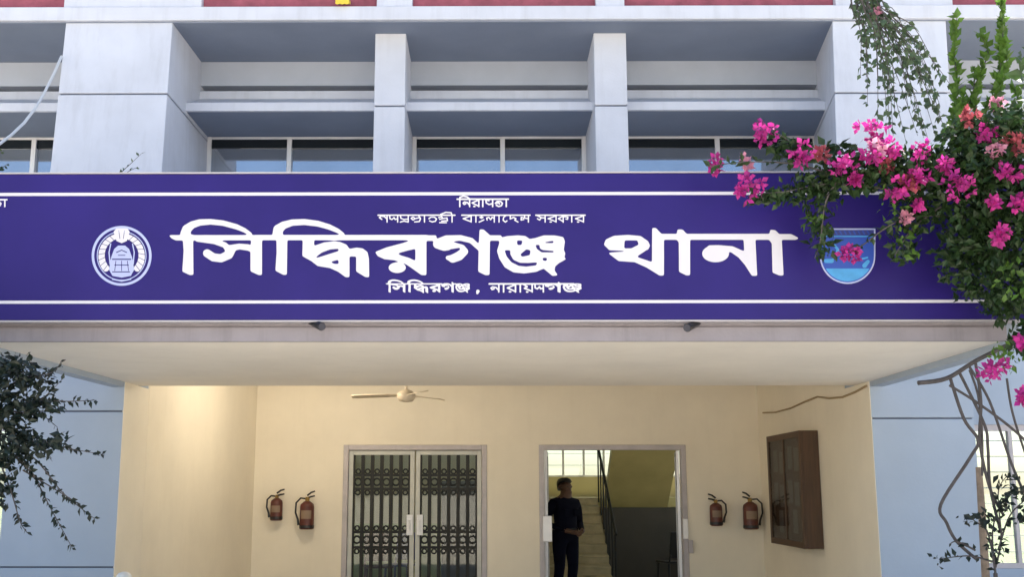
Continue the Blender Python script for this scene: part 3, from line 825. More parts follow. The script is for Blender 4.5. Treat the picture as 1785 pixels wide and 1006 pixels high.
# round seal
ex, ey = 212, 446
em = flat_mesh('round_seal', [('ring', ex, ey, 50, 4.5), ('ring', ex, ey, 42.5, 1.6)], [], M['vinyl2'], sign, YT, .7)
def arc(r, a0, a1, w0, w1, n=14):
    return ('stroke', [(ex + r * math.sin(R(a0 + (a1 - a0) * k / n)), ey - r * math.cos(R(a0 + (a1 - a0) * k / n)), w0 + (w1 - w0) * k / n) for k in range(n + 1)])
lsub = []
for s in (-1, 1):
    for k in range(8):
        a = s * (25 + k * 14)
        lsub.append(('stroke', [(ex + 29 * math.sin(R(a)), ey - 29 * math.cos(R(a)), .9), (ex + 41 * math.sin(R(a + s * 6)), ey - 41 * math.cos(R(a + s * 6)), .9)]))
for s_g in (-1, 1): flat_mesh('wreath', [arc(35, s_g * 18, s_g * 128, 9, 12)], lsub, M['vinyl'], em, YT - .0008, .7)
flat_mesh('top_flower', [('poly', [(203, 398), (222, 398), (226, 404), (221, 420), (212, 424), (203, 420), (198, 404)])], [('stroke', [(207, 402, 1), (209, 416, 1)]), ('stroke', [(217, 402, 1), (215, 416, 1)])], M['vinyl'], em, YT - .001, .7)
flat_mesh('centre', [('poly', [(194, 448), (199, 434), (206, 428), (218, 428), (225, 434), (230, 448), (234, 470), (228, 481), (212, 484), (196, 481), (190, 470)]), ('stroke', [(193, 425, 2), (190, 440, 2), (192, 460, 2.5)]), ('stroke', [(231, 425, 2), (234, 440, 2), (232, 460, 2.5)]),
     ('stroke', [(196, 487, 2), (212, 490, 2.6), (228, 487, 2)])],
    [('stroke', [(196, 452, 2), (228, 452, 2)]), ('stroke', [(200, 462, 1.5), (224, 462, 1.5)]), ('stroke', [(203, 440, 1.6), (212, 436, 1.6), (221, 440, 1.6)]), ('stroke', [(206, 445, 1.3), (218, 445, 1.3)]), ('stroke', [(212, 455, 1.2), (212, 472, 1.2)]), ('stroke', [(202, 455, 1.2), (200, 472, 1.2)]), ('stroke', [(222, 455, 1.2), (224, 472, 1.2)]), ('stroke', [(196, 474, 1.6), (226, 474, 1.6)])], M['vinyl2'], em, YT - .0012, .7)

# shield crest
def shield(o, top=398):
    pts = [(1429 + o, top + o), (1526 - o, top + o)]
    pts += [(1477.5 + (48.5 - o) * math.cos(a), 446 + (49 - o) * math.sin(a)) for a in [math.pi * k / 24 for k in range(25)]]
    return pts
cr = flat_mesh('shield_crest', [('poly', shield(0))], [], M['vinyl2'], sign, YT, .8)
flat_mesh('field', [('poly', shield(2.6))], [], M['royal'], cr, YT - .0008, .8)
flat_mesh('lower_field', [('poly', [p for p in shield(4.5) if p[1] > 466] )], [], M['sky_blue'], cr, YT - .0016, .8)
flat_mesh('top_band', [('poly', [(1432, 401), (1523, 401), (1523, 410), (1432, 410)])], [('stroke', [(1440 + k * 8, 403, 2.4), (1443 + k * 8, 408, 2.4)]) for k in range(10)], M['vinyl3'], cr, YT - .0016, .6)
flat_mesh('band_line', [('poly', [(1432, 411), (1523, 411), (1523, 413), (1432, 413)]), ('stroke', [(1455, 428, 4), (1461, 436, 5), (1452, 452, 3)]), ('stroke', [(1500, 452, 3), (1512, 449, 3)]), ('stroke', [(1440, 455, 7), (1450, 455, 7)]), ('stroke', [(1507, 463, 8), (1513, 456, 6)])], [], M['sky_blue'], cr, YT - .0018, .7)

# ------------------------------------------------------------------ small black spot lamps under the board
def spot(px, py, s, label):
    c = P(px, py, YC + .06)
    t = empty('spot_lamp', c, label, 'lamp', 'black lamps under the name board')
    mb = MB(); a = Vector((s * .05, -.09, -.028)); b = Vector((-s * .05, .02, .024))
    mb.tube([c + b, c + b * .4 + a * .6, c + a], [.02, .026, .03], 12); mb.build('lamp_body', M['black'], t, smooth=False)
    mb = MB(); mb.box(c.x - s * .03 - .012, c.x - s * .03 + .012, c.y - .012, c.y + .06, c.z + .012, c.z + .04); mb.build('bracket', M['black'], t)
    mb = MB(); mb.tube([c + a, c + a * 1.06], [.026, .026], 12); mb.build('lens', M['steel'], t)
spot(552, 566, 1, 'small black spot lamp under the left half of the name board')
spot(1206, 568, -1, 'small black spot lamp under the right half of the name board')

# ------------------------------------------------------------------ ceiling fan
fc = P(708, 691, 13.0)
fan = empty('ceiling_fan', fc, 'beige ceiling fan with three blades hanging in the porch', 'fan')
mb = MB(); mb.lathe([(.02, -.07), (.08, -.06), (.11, -.02), (.11, .03), (.07, .06), (.03, .075)], fc, 20); mb.build('motor', M['fan'], fan, smooth=True)
mb = MB(); mb.tube([fc + Vector((0, 0, .07)), (fc.x, fc.y, ZIC)], .014, 8); mb.lathe([(.055, ZIC - fc.z - .09), (.05, ZIC - fc.z - .02), (.06, ZIC - fc.z - .001)], fc, 14); mb.build('rod', M['fan'], fan)
for a in (R(172), R(-8 + 300), R(52)):
    d = Vector((math.cos(a), math.sin(a), 0)); s = Vector((-math.sin(a), math.cos(a), 0))
    mb = MB(); pts = []
    for k, (r, w) in enumerate(((.10, .03), (.2, .035), (.23, .06), (.45, .07), (.62, .065), (.66, .04))):
        q = fc + d * r + Vector((0, 0, .01 - .02 * r))
        pts.append((q - s * w + Vector((0, 0, -.012)), q + s * w + Vector((0, 0, .012))))
    for k in range(len(pts) - 1):
        a0, b0 = pts[k]; a1, b1 = pts[k + 1]; up = Vector((0, 0, .008))
        mb.hexa([a0, a1, b1, b0, a0 + up, a1 + up, b1 + up, b0 + up])
    mb.build('blade', M['fan'], fan)

# ------------------------------------------------------------------ fire extinguishers
def extinguisher(px, y0, y1, wpx, side, label, dark=False):
    z1, z0 = ZZ(y0, YB), ZZ(y1, YB); x = XX(px, YB, (y0 + y1) / 2); h = z1 - z0; r = wpx / 128 / 2 * .74
    c = Vector((x, YB - r - .03, z0))
    t = empty('fire_extinguisher', c, label, 'fire extinguisher', 'fire extinguishers on the porch wall')
    m_ = M['ext_red']
    mb = MB(); hb = h * .70
    mb.lathe([(r * .8, 0), (r, .01), (r, .02), (r * .98, hb * .8), (r * .9, hb * .9), (r * .55, hb * .98), (r * .3, hb * 1.02)], c, 20); mb.build('cylinder', m_, t, smooth=True)
    mb = MB(); mb.lathe([(r * .28, hb * 1.0), (r * .3, hb * 1.06), (r * .34, hb * 1.12), (r * .2, hb * 1.16)], c, 12); mb.build('valve', M['brass'], t)
    mb = MB()
    for dz in (.0, .055):
        mb.tube([c + Vector((0, 0, hb * 1.12 + dz * .6)), c + Vector((side * .05, -.01, hb * 1.17 + dz)), c + Vector((side * .10, -.02, hb * 1.2 + dz * 1.1))], [.013, .012, .010], 7)
    mb.build('handle', M['black'], t)
    mb = MB(); s = -side
    mb.tube([c + Vector((s * r * .2, 0, hb * 1.1)), c + Vector((s * r * .9, -.02, hb * 1.12)), c + Vector((s * r * 1.5, -.03, hb * .95)), c + Vector((s * r * 1.55, -.03, hb * .6)), c + Vector((s * r * 1.2, -.03, hb * .35)), c + Vector((s * r * 1.1, -.03, hb * .15))], [.011, .012, .012, .012, .014, .017], 7)
    mb.build('hose', M['black'], t)
    mb = MB(); n = 8
    for k in range(n):
        a0 = R(-135 + 90 * k / n); a1 = R(-135 + 90 * (k + 1) / n); rr = r * 1.015
        mb.face([c + Vector((rr * math.cos(a0), rr * math.sin(a0), hb * .38)), c + Vector((rr * math.cos(a1), rr * math.sin(a1), hb * .38)), c + Vector((rr * math.cos(a1), rr * math.sin(a1), hb * .68)), c + Vector((rr * math.cos(a0), rr * math.sin(a0), hb * .68))])
    mb.open = True
    mb.build('label', M['extlabel'], t)
    mb = MB(); mb.lathe([(r * 1.02, .015), (r * 1.03, .02), (r * 1.03, .05), (r * 1.0, .055)], c, 20); mb.build('base_ring', M['black'], t)
    mb = MB(); mb.box(x - .02, x + .02, YB - .035, YB - .001, z0 + hb * .5, z0 + hb * .95); mb.build('wall_bracket', M['iron'], t)
extinguisher(485, 853, 908, 28, 1, 'smaller red fire extinguisher farthest left on the wall beside the closed gate')
extinguisher(538, 854, 923, 33, 1, 'larger red fire extinguisher just left of the closed grille gate')
extinguisher(1245, 861, 917, 29, -1, 'smaller red fire extinguisher just right of the open doorway')
extinguisher(1304, 856, 923, 34, -1, 'larger dark red fire extinguisher beside the wooden notice case')

# ------------------------------------------------------------------ notice case on the right wall
yn, yf = 12.3, 13.75
xf = XX(1397, yn, 850); xb_ = XPR - .006
za, zb_ = ZZ(958, yn), ZZ(751, yn)
nb = empty('notice_case', (xb_, yn, za), 'dark brown wooden notice case with glass front on the right porch wall', 'notice board')
mb = MB(); t = .07
mb.box(xf + .03, xb_, yn, yf, za, zb_)
nc = mb.build('case_body', M['wood'], nb, bevel=.006)
mb = MB()
mb.box(xf, xf + .029, yn, yn + t, za, zb_); mb.box(xf, xf + .029, yf - t, yf, za, zb_)
mb.box(xf + .001, xf + .029, yn + t, yf - t, za, za + t); mb.box(xf + .001, xf + .029, yn + t, yf - t, zb_ - t, zb_)
mb.box(xf + .001, xf + .029, (yn + yf) / 2 - .02, (yn + yf) / 2 + .02, za + t, zb_ - t)
mb.build('case_frame', M['wood'], nb, bevel=.004)
for k, (u, v) in enumerate(((.18, .7), (.36, .72), (.62, .68), (.8, .7), (.2, .4), (.38, .42), (.64, .38), (.82, .4), (.7, .15), (.28, .16))):
    mb = MB(); yc = yn + (yf - yn) * u; zc = za + (zb_ - za) * (v + .06)
    mb.box(xf + .026, xf + .0285, yc - .09, yc + .09, zc - .13, zc + .13); mb.build('notice', M['paper'], nb)
mb = MB(); mb.box(xf + .010, xf + .013, yn + t, yf - t, za + t, zb_ - t); mb.build('pane', glass('case_glass', (.75, .75, .75), .10), nb)

# ------------------------------------------------------------------ lit bulb behind the porch beam (its glow shows on the left wall)
lc = Vector((XX(540, 12.7, 640), 12.7, ZIC - .16))
lamp = empty('ceiling_lamp', lc, 'lit bulb in a holder on the porch ceiling near the left wall', 'lamp')
mb = MB(); mb.lathe([(.05, .158), (.05, .13), (.025, .12), (.025, .05)], lc, 14); mb.build('lamp_holder', M['whiteplastic'], lamp)
mb = MB(); mb.lathe([(.02, .05), (.035, .02), (.045, -.02), (.035, -.055), (.012, -.068)], lc, 16)
mbulb = bpy.data.materials.new('lit_bulb'); mbulb.use_nodes = True
bb_ = mbulb.node_tree.nodes['Principled BSDF']; bb_.inputs['Emission Color'].default_value = (1, .84, .55, 1); bb_.inputs['Emission Strength'].default_value = 30
mb.build('bulb', mbulb, lamp, smooth=True)
ll = bpy.data.lights.new('bulb_light', 'POINT'); ll.energy = 13; ll.color = (1, .88, .70); ll.shadow_soft_size = .08
lo = bpy.data.objects.new('bulb_light', ll); col.objects.link(lo); lo.location = (0, 0, -.14); lo.parent = lamp

# ------------------------------------------------------------------ cables
mb = MB(); mb.tube([PXX(px, py, XPR - .016) for px, py in ((1330, 720), (1352, 719), (1378, 712), (1402, 701), (1425, 692), (1445, 695), (1468, 693), (1490, 684), (1510, 673))], .011, 6)
tag(mb.build('wall_cable', M['tancable']), 'thin tan cable clipped along the top of the right porch wall', 'cable')
mb = MB(); mb.tube([P(px, py, Y) for px, py, Y in ((107, 98, 11.1), (95, 126, 10.9), (78, 160, 10.7), (62, 188, 10.5), (42, 214, 10.3), (20, 235, 10.1), (-8, 256, 9.9), (-40, 275, 9.6))], .014, 6)
tag(mb.build('hanging_cable', M['cable']), 'pale cable sagging down to the left from the left upper pier', 'cable')
mb = MB()
c = P(596, 1, 11.1)
for k in range(6):
    mb.hexa([c + Vector((-.07 + .024 * k, 0, -.03 - .01 * (k % 2))), c + Vector((-.046 + .024 * k, 0, -.03 - .01 * ((k + 1) % 2))), c + Vector((-.046 + .024 * k, .15, .03)), c + Vector((-.07 + .024 * k, .15, .03)),
             c + Vector((-.07 + .024 * k, -.004, .05)), c + Vector((-.046 + .024 * k, -.004, .05)), c + Vector((-.046 + .024 * k, .15, .06)), c + Vector((-.07 + .024 * k, .15, .06))])
tag(mb.build('cloth', M['yellow']), 'small yellow cloth lying on the edge of the upper slab', 'cloth')
c = P(216, 1008, 10.3)
bl = empty('bollard', (c.x, c.y, 0), 'slim white post with a rounded white cap beside the left porch pier', 'post')
mb = MB(); mb.lathe([(.05, 0.0), (.05, c.z - .03)], (c.x, c.y, 0), 14); mb.build('post', M['whiteplastic'], bl)
mb = MB(); mb.lathe([(.055, -.03), (.07, -.01), (.07, .015), (.05, .04), (.02, .052)], c, 16); mb.build('cap', M['whiteplastic'], bl, smooth=True)

# ------------------------------------------------------------------ furniture in the rooms
def chair(x, y, rz, m_, label):
    t = empty('chair', (x, y, .03), label, 'chair', rz=0)
    rot = Matrix.Translation((x, y, .03)) @ Matrix.Rotation(rz, 4, 'Z')
    def q(mb):
        mb.v = [tuple(rot @ Vector(v)) for v in mb.v]; return mb
    mb = MB(); mb.box(-.22, .22, -.21, .22, .42, .45); q(mb).build('seat', m_, t, bevel=.012)
    mb = MB(); mb.prism([(.20, .5), (.23, .5), (.31, .92), (.28, .92)], 'x', -.2, .2); q(mb).build('backrest', m_, t, bevel=.01)
    for sx in (-1, 1):
        for sy in (-1, 1):
            mb = MB(); mb.tube([(sx * .2, sy * .19, 0), (sx * .18, sy * .17, .42)], [.016, .02], 6); q(mb).build('leg', m_, t)
        mb = MB(); mb.tube([(sx * .19, .2, .43), (sx * .19, .24, .56)], .016, 6); q(mb).build('back_support', m_, t)
c = P(1163, 960, 18.4)
chair(c.x + .1, 18.4, R(200), M['black'], 'black chair standing under the staircase at the right of the doorway')
c = P(660, 930, 17.2); chair(c.x, 17.2, R(10), M['maroon'], 'maroon chair seen through the left leaf of the grille gate')
c = P(700, 930, 17.6); chair(c.x, 17.6, R(-20), M['blueplastic'], 'dark blue chair seen behind the middle of the grille gate')
x = XX(812, 17.5, 900)
cu = empty('cupboard', (x, 17.5, .03), 'dark steel cupboard seen through the right leaf of the grille gate', 'cupboard')
mb = MB(); mb.box(x - .38, x + .38, 17.5, 17.95, .03, 1.75); mb.build('cupboard_body', M['steel'], cu, bevel=.01)
for s in (-1, 1):
    mb = MB(); mb.box(x + (.005 if s > 0 else -.37), x + (.37 if s > 0 else -.005), 17.48, 17.499, .1, 1.72); dd = mb.build('cupboard_door', M['steel'], cu, bevel=.004)
    mb = MB(); mb.box(x + s * .06 - .01, x + s * .06 + .01, 17.455, 17.479, .9, 1.05); mb.build('handle', M['frame'], dd)

# ------------------------------------------------------------------ the standing man in the doorway
def person(px, Y, floor_z, rz, label):
    x = XX(px, Y, 900); o0 = Vector((x, Y, floor_z))
    t = empty('person', o0, label, 'person')
    # local frame: faces -Y before turning
    V = []; E = []; Rr = []
    def add(p, r, par=None):
        V.append(Vector(p)); Rr.append(r if isinstance(r, tuple) else (r, r))
        if par is not None: E.append((par, len(V) - 1))
        return len(V) - 1
    pel = add((0, 0, .96), (.155, .12)); ab = add((0, -.01, 1.10), (.155, .115), pel); ch = add((0, 0, 1.28), (.175, .125), ab); sh = add((0, .01, 1.41), (.13, .10), ch)
    nk = add((0, 0, 1.49), (.058, .058), sh); jaw = add((0, -.025, 1.555), (.062, .068), nk); hd = add((0, -.012, 1.63), (.076, .092), jaw); tp = add((0, .005, 1.70), (.062, .078), hd)
    ns = add((0, -.105, 1.600), .016, jaw)
    for s in (-1, 1):
        ear = add((s * .085, 0, 1.615), .014, hd)
        a = add((s * .17, .01, 1.405), (.066, .066), sh); a2 = add((s * .215, .02, 1.33), (.058, .058), a); el = add((s * .255, .03, 1.11), (.043, .046), a2); wr = add((s * .10, -.20, 1.0), (.030, .034), el)
        pm = add((s * .055, -.235, .985), (.030, .036), wr)
        for k, L in enumerate((.05, .06, .056, .044)):
            f1 = add((s * (.02), -.25 - .004 * k, .995 - .017 * k + .01), .009, pm)
            add((s * (.02 - L), -.252, .985 - .017 * k), .008, f1)
        th = add((s * .06, -.262, 1.02), .010, pm); add((s * .035, -.285, 1.03), .009, th)
        hp = add((s * .095, 0, .90), (.098, .105), pel); kn = add((s * .105, -.015, .50), (.064, .07), hp); cf = add((s * .108, .015, .33), (.06, .064), kn); an = add((s * .11, .02, .10), (.045, .05), cf)
        hl = add((s * .11, .035, .05), (.042, .045), an); toe = add((s * .125, -.13, .035), (.04, .032), hl)
    me = bpy.data.meshes.new('body'); me.from_pydata([tuple(v) for v in V], E, [])
    o = bpy.data.objects.new('body', me); col.objects.link(o)
    sk = o.modifiers.new('skin', 'SKIN'); sk.use_smooth_shade = True
    for i, r in enumerate(Rr): me.skin_vertices[0].data[i].radius = r
    me.skin_vertices[0].data[0].use_root = True
    sb = o.modifiers.new('sub', 'SUBSURF'); sb.levels = 2; sb.render_levels = 2
    dg = bpy.context.evaluated_depsgraph_get()
    m2 = bpy.data.meshes.new_from_object(o.evaluated_get(dg))
    bpy.data.objects.remove(o)
    m2.name = 'body'; m2.materials.clear()
    for m_ in (M['navy'], M['skin'], M['leather']): m2.materials.append(m_)
    for p in m2.polygons:
        c = p.center; mi = 0
        if c.z > 1.475: mi = 1
        elif c.z < .095: mi = 2
        elif c.y < -.175 and .9 < c.z < 1.1: mi = 1
        p.material_index = mi; p.use_smooth = True
    o = bpy.data.objects.new('body', m2); col.objects.link(o); o.parent = t
    hr = MB()
    prof = []
    n = 16
    rings = [(1.64, .078, .092, .02), (1.66, .086, .104, .008), (1.70, .084, .102, .005), (1.735, .066, .082, .005), (1.755, .028, .035, .005)]
    base = len(hr.v)
    for (z, rx_, ry_, oy) in rings:
        for k in range(n):
            a = 2 * math.pi * k / n
            yy = oy + ry_ * math.sin(a)
            zz = z
            if math.sin(a) < -.1 and z < 1.69: zz = 1.685 + (z - 1.62) * .12; yy = max(yy, -.100)
            if math.sin(a) > 0 and z < 1.65: zz = z - .075 * math.sin(a); yy -= .012 * math.sin(a)
            hr.v.append((rx_ * math.cos(a), yy, zz))
    for i in range(len(rings) - 1):
        for k in range(n):
            k2 = (k + 1) % n
            hr.f.append((i * n + k, i * n + k2, (i + 1) * n + k2, (i + 1) * n + k)); hr.m.append(0)
    hr.f.append(tuple((len(rings) - 1) * n + k for k in range(n))); hr.m.append(0)
    hr.v = [tuple(Vector(v) + o0) for v in hr.v]
    hr.build('hair', M['hair'], t, smooth=True)
    bt = MB(); bt.lathe([(.158, 0), (.162, .005), (.162, .04), (.158, .045)], (0, 0, 1.0), 24)
    bt.v = [tuple(Vector((v[0] * 1.02, v[1] * .80, v[2])) + o0) for v in bt.v]
    bt.build('belt', M['leather'], t)
    for s in (-1, 1):
        ey_ = MB(); ey_.lathe([(.004, -.006), (.009, 0), (.004, .006)], (s * .032, -.098, 1.628), 8)
        ey_.v = [tuple(Vector(v) + o0) for v in ey_.v]; ey_.build('eye', M['black'], t)
    mo = MB(); mo.box(-.022, .022, -.099, -.090, 1.560, 1.567); mo.v = [tuple(Vector(v) + o0) for v in mo.v]; mo.build('mouth', M['maroon'], t)
    for s in (-1, 1):
        pk = MB(); pk.box(s * .075 - .045, s * .075 + .045, -.14, -.118, 1.21, 1.31)
        pk.v = [tuple(Vector(v) + o0) for v in pk.v]; pk.build('shirt_pocket', M['navy'], t, bevel=.01)
    t.rotation_euler.z = rz; t.scale = (1.22, 1.12, 1.0)
    return t
man = person(985, 16.1, 0.03, R(38), 'man in dark navy uniform standing in the open doorway with hands joined in front')

# ------------------------------------------------------------------ plants
def leaf(mb, p, d, size, rnd, wid=.55, fold=.25):
    d = d.normalized()
    up = Vector((rnd.uniform(-1, 1), rnd.uniform(-1, 1), rnd.uniform(-.2, 1.2)))
    s = d.cross(up)
    if s.length < 1e-3: s = d.orthogonal()
    s.normalize(); nrm = s.cross(d).normalized()
    w = size * wid * .5
    a = p; b = p + d * size * .42 + s * w + nrm * w * fold; c = p + d * size - nrm * size * .1; e = p + d * size * .42 - s * w + nrm * w * fold; m_ = p + d * size * .45
    i = len(mb.v); mb.v += [tuple(a), tuple(b), tuple(c), tuple(e), tuple(m_)]
    mb.f += [(i, i + 4, i + 1), (i + 4, i + 2, i + 1), (i, i + 3, i + 4), (i + 4, i + 3, i + 2)]; mb.m += [0] * 4
def rdir(rnd):
    while True:
        v = Vector((rnd.uniform(-1, 1), rnd.uniform(-1, 1), rnd.uniform(-1, 1)))
        if .05 < v.length < 1: return v.normalized()
def smooth_path(pts, n=6):
    out = []
    for i in range(len(pts) - 1):
        p0 = pts[max(i - 1, 0)]; p1 = pts[i]; p2 = pts[i + 1]; p3 = pts[min(i + 2, len(pts) - 1)]
        for k in range(n):
            t = k / n
            out.append(.5 * ((2 * p1) + (p2 - p0) * t + (2 * p0 - 5 * p1 + 4 * p2 - p3) * t * t + (3 * p1 - p0 - 3 * p2 + p3) * t ** 3))
    out.append(pts[-1]); return out
def spray(stems, leaves, pts, r, size, per, rnd, droop=0., spread=.8, wid=.55, start=0.):
    pts = smooth_path(pts); n = len(pts)
    stems.tube(pts, [r * (1 - .75 * i / n) for i in range(n)], 5)
    for i in range(n - 1):
        if i / n < start: continue
        d = (pts[i + 1] - pts[i])
        L = d.length
        k = L * per; k = int(k) + (1 if rnd.random() < k - int(k) else 0)
        for _ in range(k):
            p = pts[i] + d * rnd.random()
            dd = (d.normalized() * .5 + rdir(rnd) * spread + Vector((0, 0, -droop)))
            leaf(leaves, p, dd, size * rnd.uniform(.6, 1.15), rnd, wid)
def clump(leaves, c, rx_, ry_, rz_, n, size, rnd, wid=.6):
    for _ in range(n):
        v = rdir(rnd) * rnd.random() ** .45
        p = c + Vector((v.x * rx_, v.y * ry_, v.z * rz_))
        leaf(leaves, p, rdir(rnd) + Vector((0, -.2, -.35)), size * rnd.choice((.5, .65, .8, .95, 1.1, 1.35)), rnd, wid)
def flower_cluster(c, r, m_, parent, rnd, n=None):
    mb = MB(); mb.open = True
    n = n or int(10 + r * 190)
    for _ in range(n):
        v = rdir(rnd) * (rnd.random() ** .5); v.y *= .8
        p = c + v * r
        ax = (v + rdir(rnd) * .7).normalized()
        t1 = ax.orthogonal().normalized(); t2 = ax.cross(t1)
        s = rnd.uniform(.026, .044); a0 = rnd.random() * 6
        for k in range(3):
            a = a0 + k * 2.094
            d = t1 * math.cos(a) + t2 * math.sin(a); sd = ax.cross(d)
            i = len(mb.v)
            mb.v += [tuple(p), tuple(p + d * s * .5 + sd * s * .45 + ax * s * .35), tuple(p + d * s * 1.05 + ax * s * .7), tuple(p + d * s * .5 - sd * s * .45 + ax * s * .35)]
            mb.f += [(i, i + 1, i + 2), (i, i + 2, i + 3)]; mb.m += [0, 0]
    mb.build('flower_cluster', m_, parent)

rnd = random.Random(11)
def px_pts(lst, Y): return [P(a, b, Y + (c[0] if c else 0)) for a, b, *c in lst]

bou = empty('bougainvillea', (4.3, 7.2, 0), 'large bougainvillea with magenta flowers sprawling over the right end of the name board', 'shrub')
stems = MB(); lv = MB(); lv.open = True; lvl = MB(); lvl.open = True; lvg = MB(); lvg.open = True
# trunk beyond the right edge
stems.tube(smooth_path([Vector((4.25, 7.0, 0)), Vector((4.2, 6.95, 1.2)), Vector((4.05, 6.9, 2.2)), Vector((3.9, 6.9, 3.0)), Vector((3.4, 6.95, 3.7))]), .05, 8)
stems.tube(smooth_path([Vector((4.15, 7.0, 1.4)), Vector((3.9, 7.1, 2.6)), Vector((3.5, 7.15, 3.4)), Vector((3.0, 7.2, 3.8))]), .03, 7)
# dense masses (px, py, depth, rx, ry, rz in px-ish metres, count)
dens = [(1420, 330, 7.15, .24, .12, .14, 150), (1345, 345, 7.15, .20, .08, .05, 45), (1432, 395, 7.25, .10, .08, .22, 60), (1480, 300, 7.1, .22, .14, .12, 150), (1560, 300, 7.05, .28, .18, .16, 260),
        (1640, 300, 7.0, .26, .2, .2, 300), (1725, 290, 6.9, .28, .22, .24, 380), (1720, 380, 7.0, .30, .22, .30, 620), (1690, 450, 7.15, .24, .18, .22, 220), (1765, 470, 6.9, .2, .2, .26, 230),
        (1600, 370, 7.15, .2, .12, .16, 130), (1575, 430, 7.2, .12, .1, .14, 46), (1750, 535, 7.1, .16, .16, .12, 80), (1700, 510, 7.2, .14, .1, .08, 40), (1785, 590, 6.9, .08, .15, .12, 45), (1840, 420, 6.8, .3, .3, .6, 500), (1840, 250, 6.8, .3, .3, .4, 350), (1750, 225, 6.9, .2, .2, .15, 200), (1680, 235, 7.0, .14, .15, .12, 110),
        (1390, 262, 7.15, .10, .08, .07, 40), (1360, 258, 7.2, .06, .06, .10, 26), (1460, 262, 7.2, .14, .08, .05, 40)]
for (a, b, Y, rx_, ry_, rz_, n) in dens:
    clump(lv, P(a, b, Y), rx_, ry_, rz_, int(n * 2.1), .064, rnd)
for (a, b, Y, rx_, n) in ((1580, 425, 7.1, .12, 26), (1420, 380, 7.15, .08, 16), (1690, 270, 6.95, .2, 50), (1770, 500, 6.75, .15, 40), (1560, 345, 7.0, .15, 24), (1750, 620, 6.8, .12, 40)):
    clump(lvl, P(a, b, Y), rx_, .1, rx_, n, .055, rnd)
# arching flowering branches
for path in ([(1800, 330, -.2), (1700, 300), (1600, 270), (1500, 280), (1420, 275), (1360, 235, .05), (1330, 228, .05)], [(1800, 360, -.1), (1680, 330), (1560, 330), (1450, 320), (1360, 335), (1290, 335)],
             [(1780, 300, -.2), (1640, 270), (1560, 265), (1520, 235)], [(1700, 380), (1580, 380), (1500, 430), (1480, 440)], [(1440, 300), (1380, 285), (1300, 282), (1235, 290)],
             [(1470, 300), (1440, 350), (1430, 420, .1), (1420, 450, .1)], [(1640, 360), (1590, 400), (1560, 445)]):
    spray(stems, lv, px_pts(path, 7.1), .008, .07, 46, rnd, .1, .8)
# long hanging branch across the right upper pier
hb_s = MB(); hb_l = MB(); hb_l.open = True
base = [(1478, -60), (1482, 0)]
ends = [(1500, 130), (1512, 180), (1530, 150), (1530, 215), (1550, 240), (1560, 200), (1580, 250), (1590, 170), (1600, 215), (1620, 250), (1630, 170), (1640, 205), (1655, 240), (1600, 120), (1575, 90), (1545, 200), (1610, 240), (1500, 60)]
ends += [(a + rnd.uniform(-2, 26), b * rnd.uniform(.6, 1.05)) for a, b in ends]
for k, (ex_, ey_) in enumerate(ends):
    sx_ = 1482 + (k % 6) * 9
    mx_ = sx_ + (ex_ - sx_) * .55; my_ = ey_ * .5 + rnd.uniform(-10, 10)
    Yh = 8.7 + rnd.uniform(-.35, .35)
    pts = [P(sx_, -70, Yh), P(sx_ + (ex_ - sx_) * .12, 8, Yh), P(mx_ + 8, my_ - 14, Yh), P(ex_, ey_, Yh + .1)]
    spray(hb_s, hb_l, pts, .006, .072, 22, rnd, .25, .75, .66, .1)
hbo = hb_s.build('hanging_branch', M['bark'], bou)
hb_l.build('leaves', M['leaf_olive'], hbo)
# upright shoots
for path, per, Y in (([(1660, 210), (1668, 150), (1664, 90), (1668, 28)], 60, 7.6), ([(1700, 200), (1706, 140), (1722, 90), (1708, 60)], 46, 7.6), ([(1735, 200), (1742, 130), (1748, 60), (1746, 4)], 85, 7.5), ([(1640, 240), (1690, 180), (1700, 120)], 40, 7.6), ([(1690, 220), (1735, 170), (1755, 110), (1748, 70)], 60, 7.5), ([(1760, 230), (1775, 190), (1768, 150)], 50, 7.4), ([(1655, 230), (1672, 190), (1680, 165)], 60, 7.5)):
    s2 = MB(); l2 = MB(); l2.open = True
    spray(s2, l2, px_pts(path, Y), .007, .078, per * 2.6, rnd, -.3, .75, .65)
    so = s2.build('upright_shoot', M['bark'], bou); l2.build('leaves', M['leaf_light'], so)
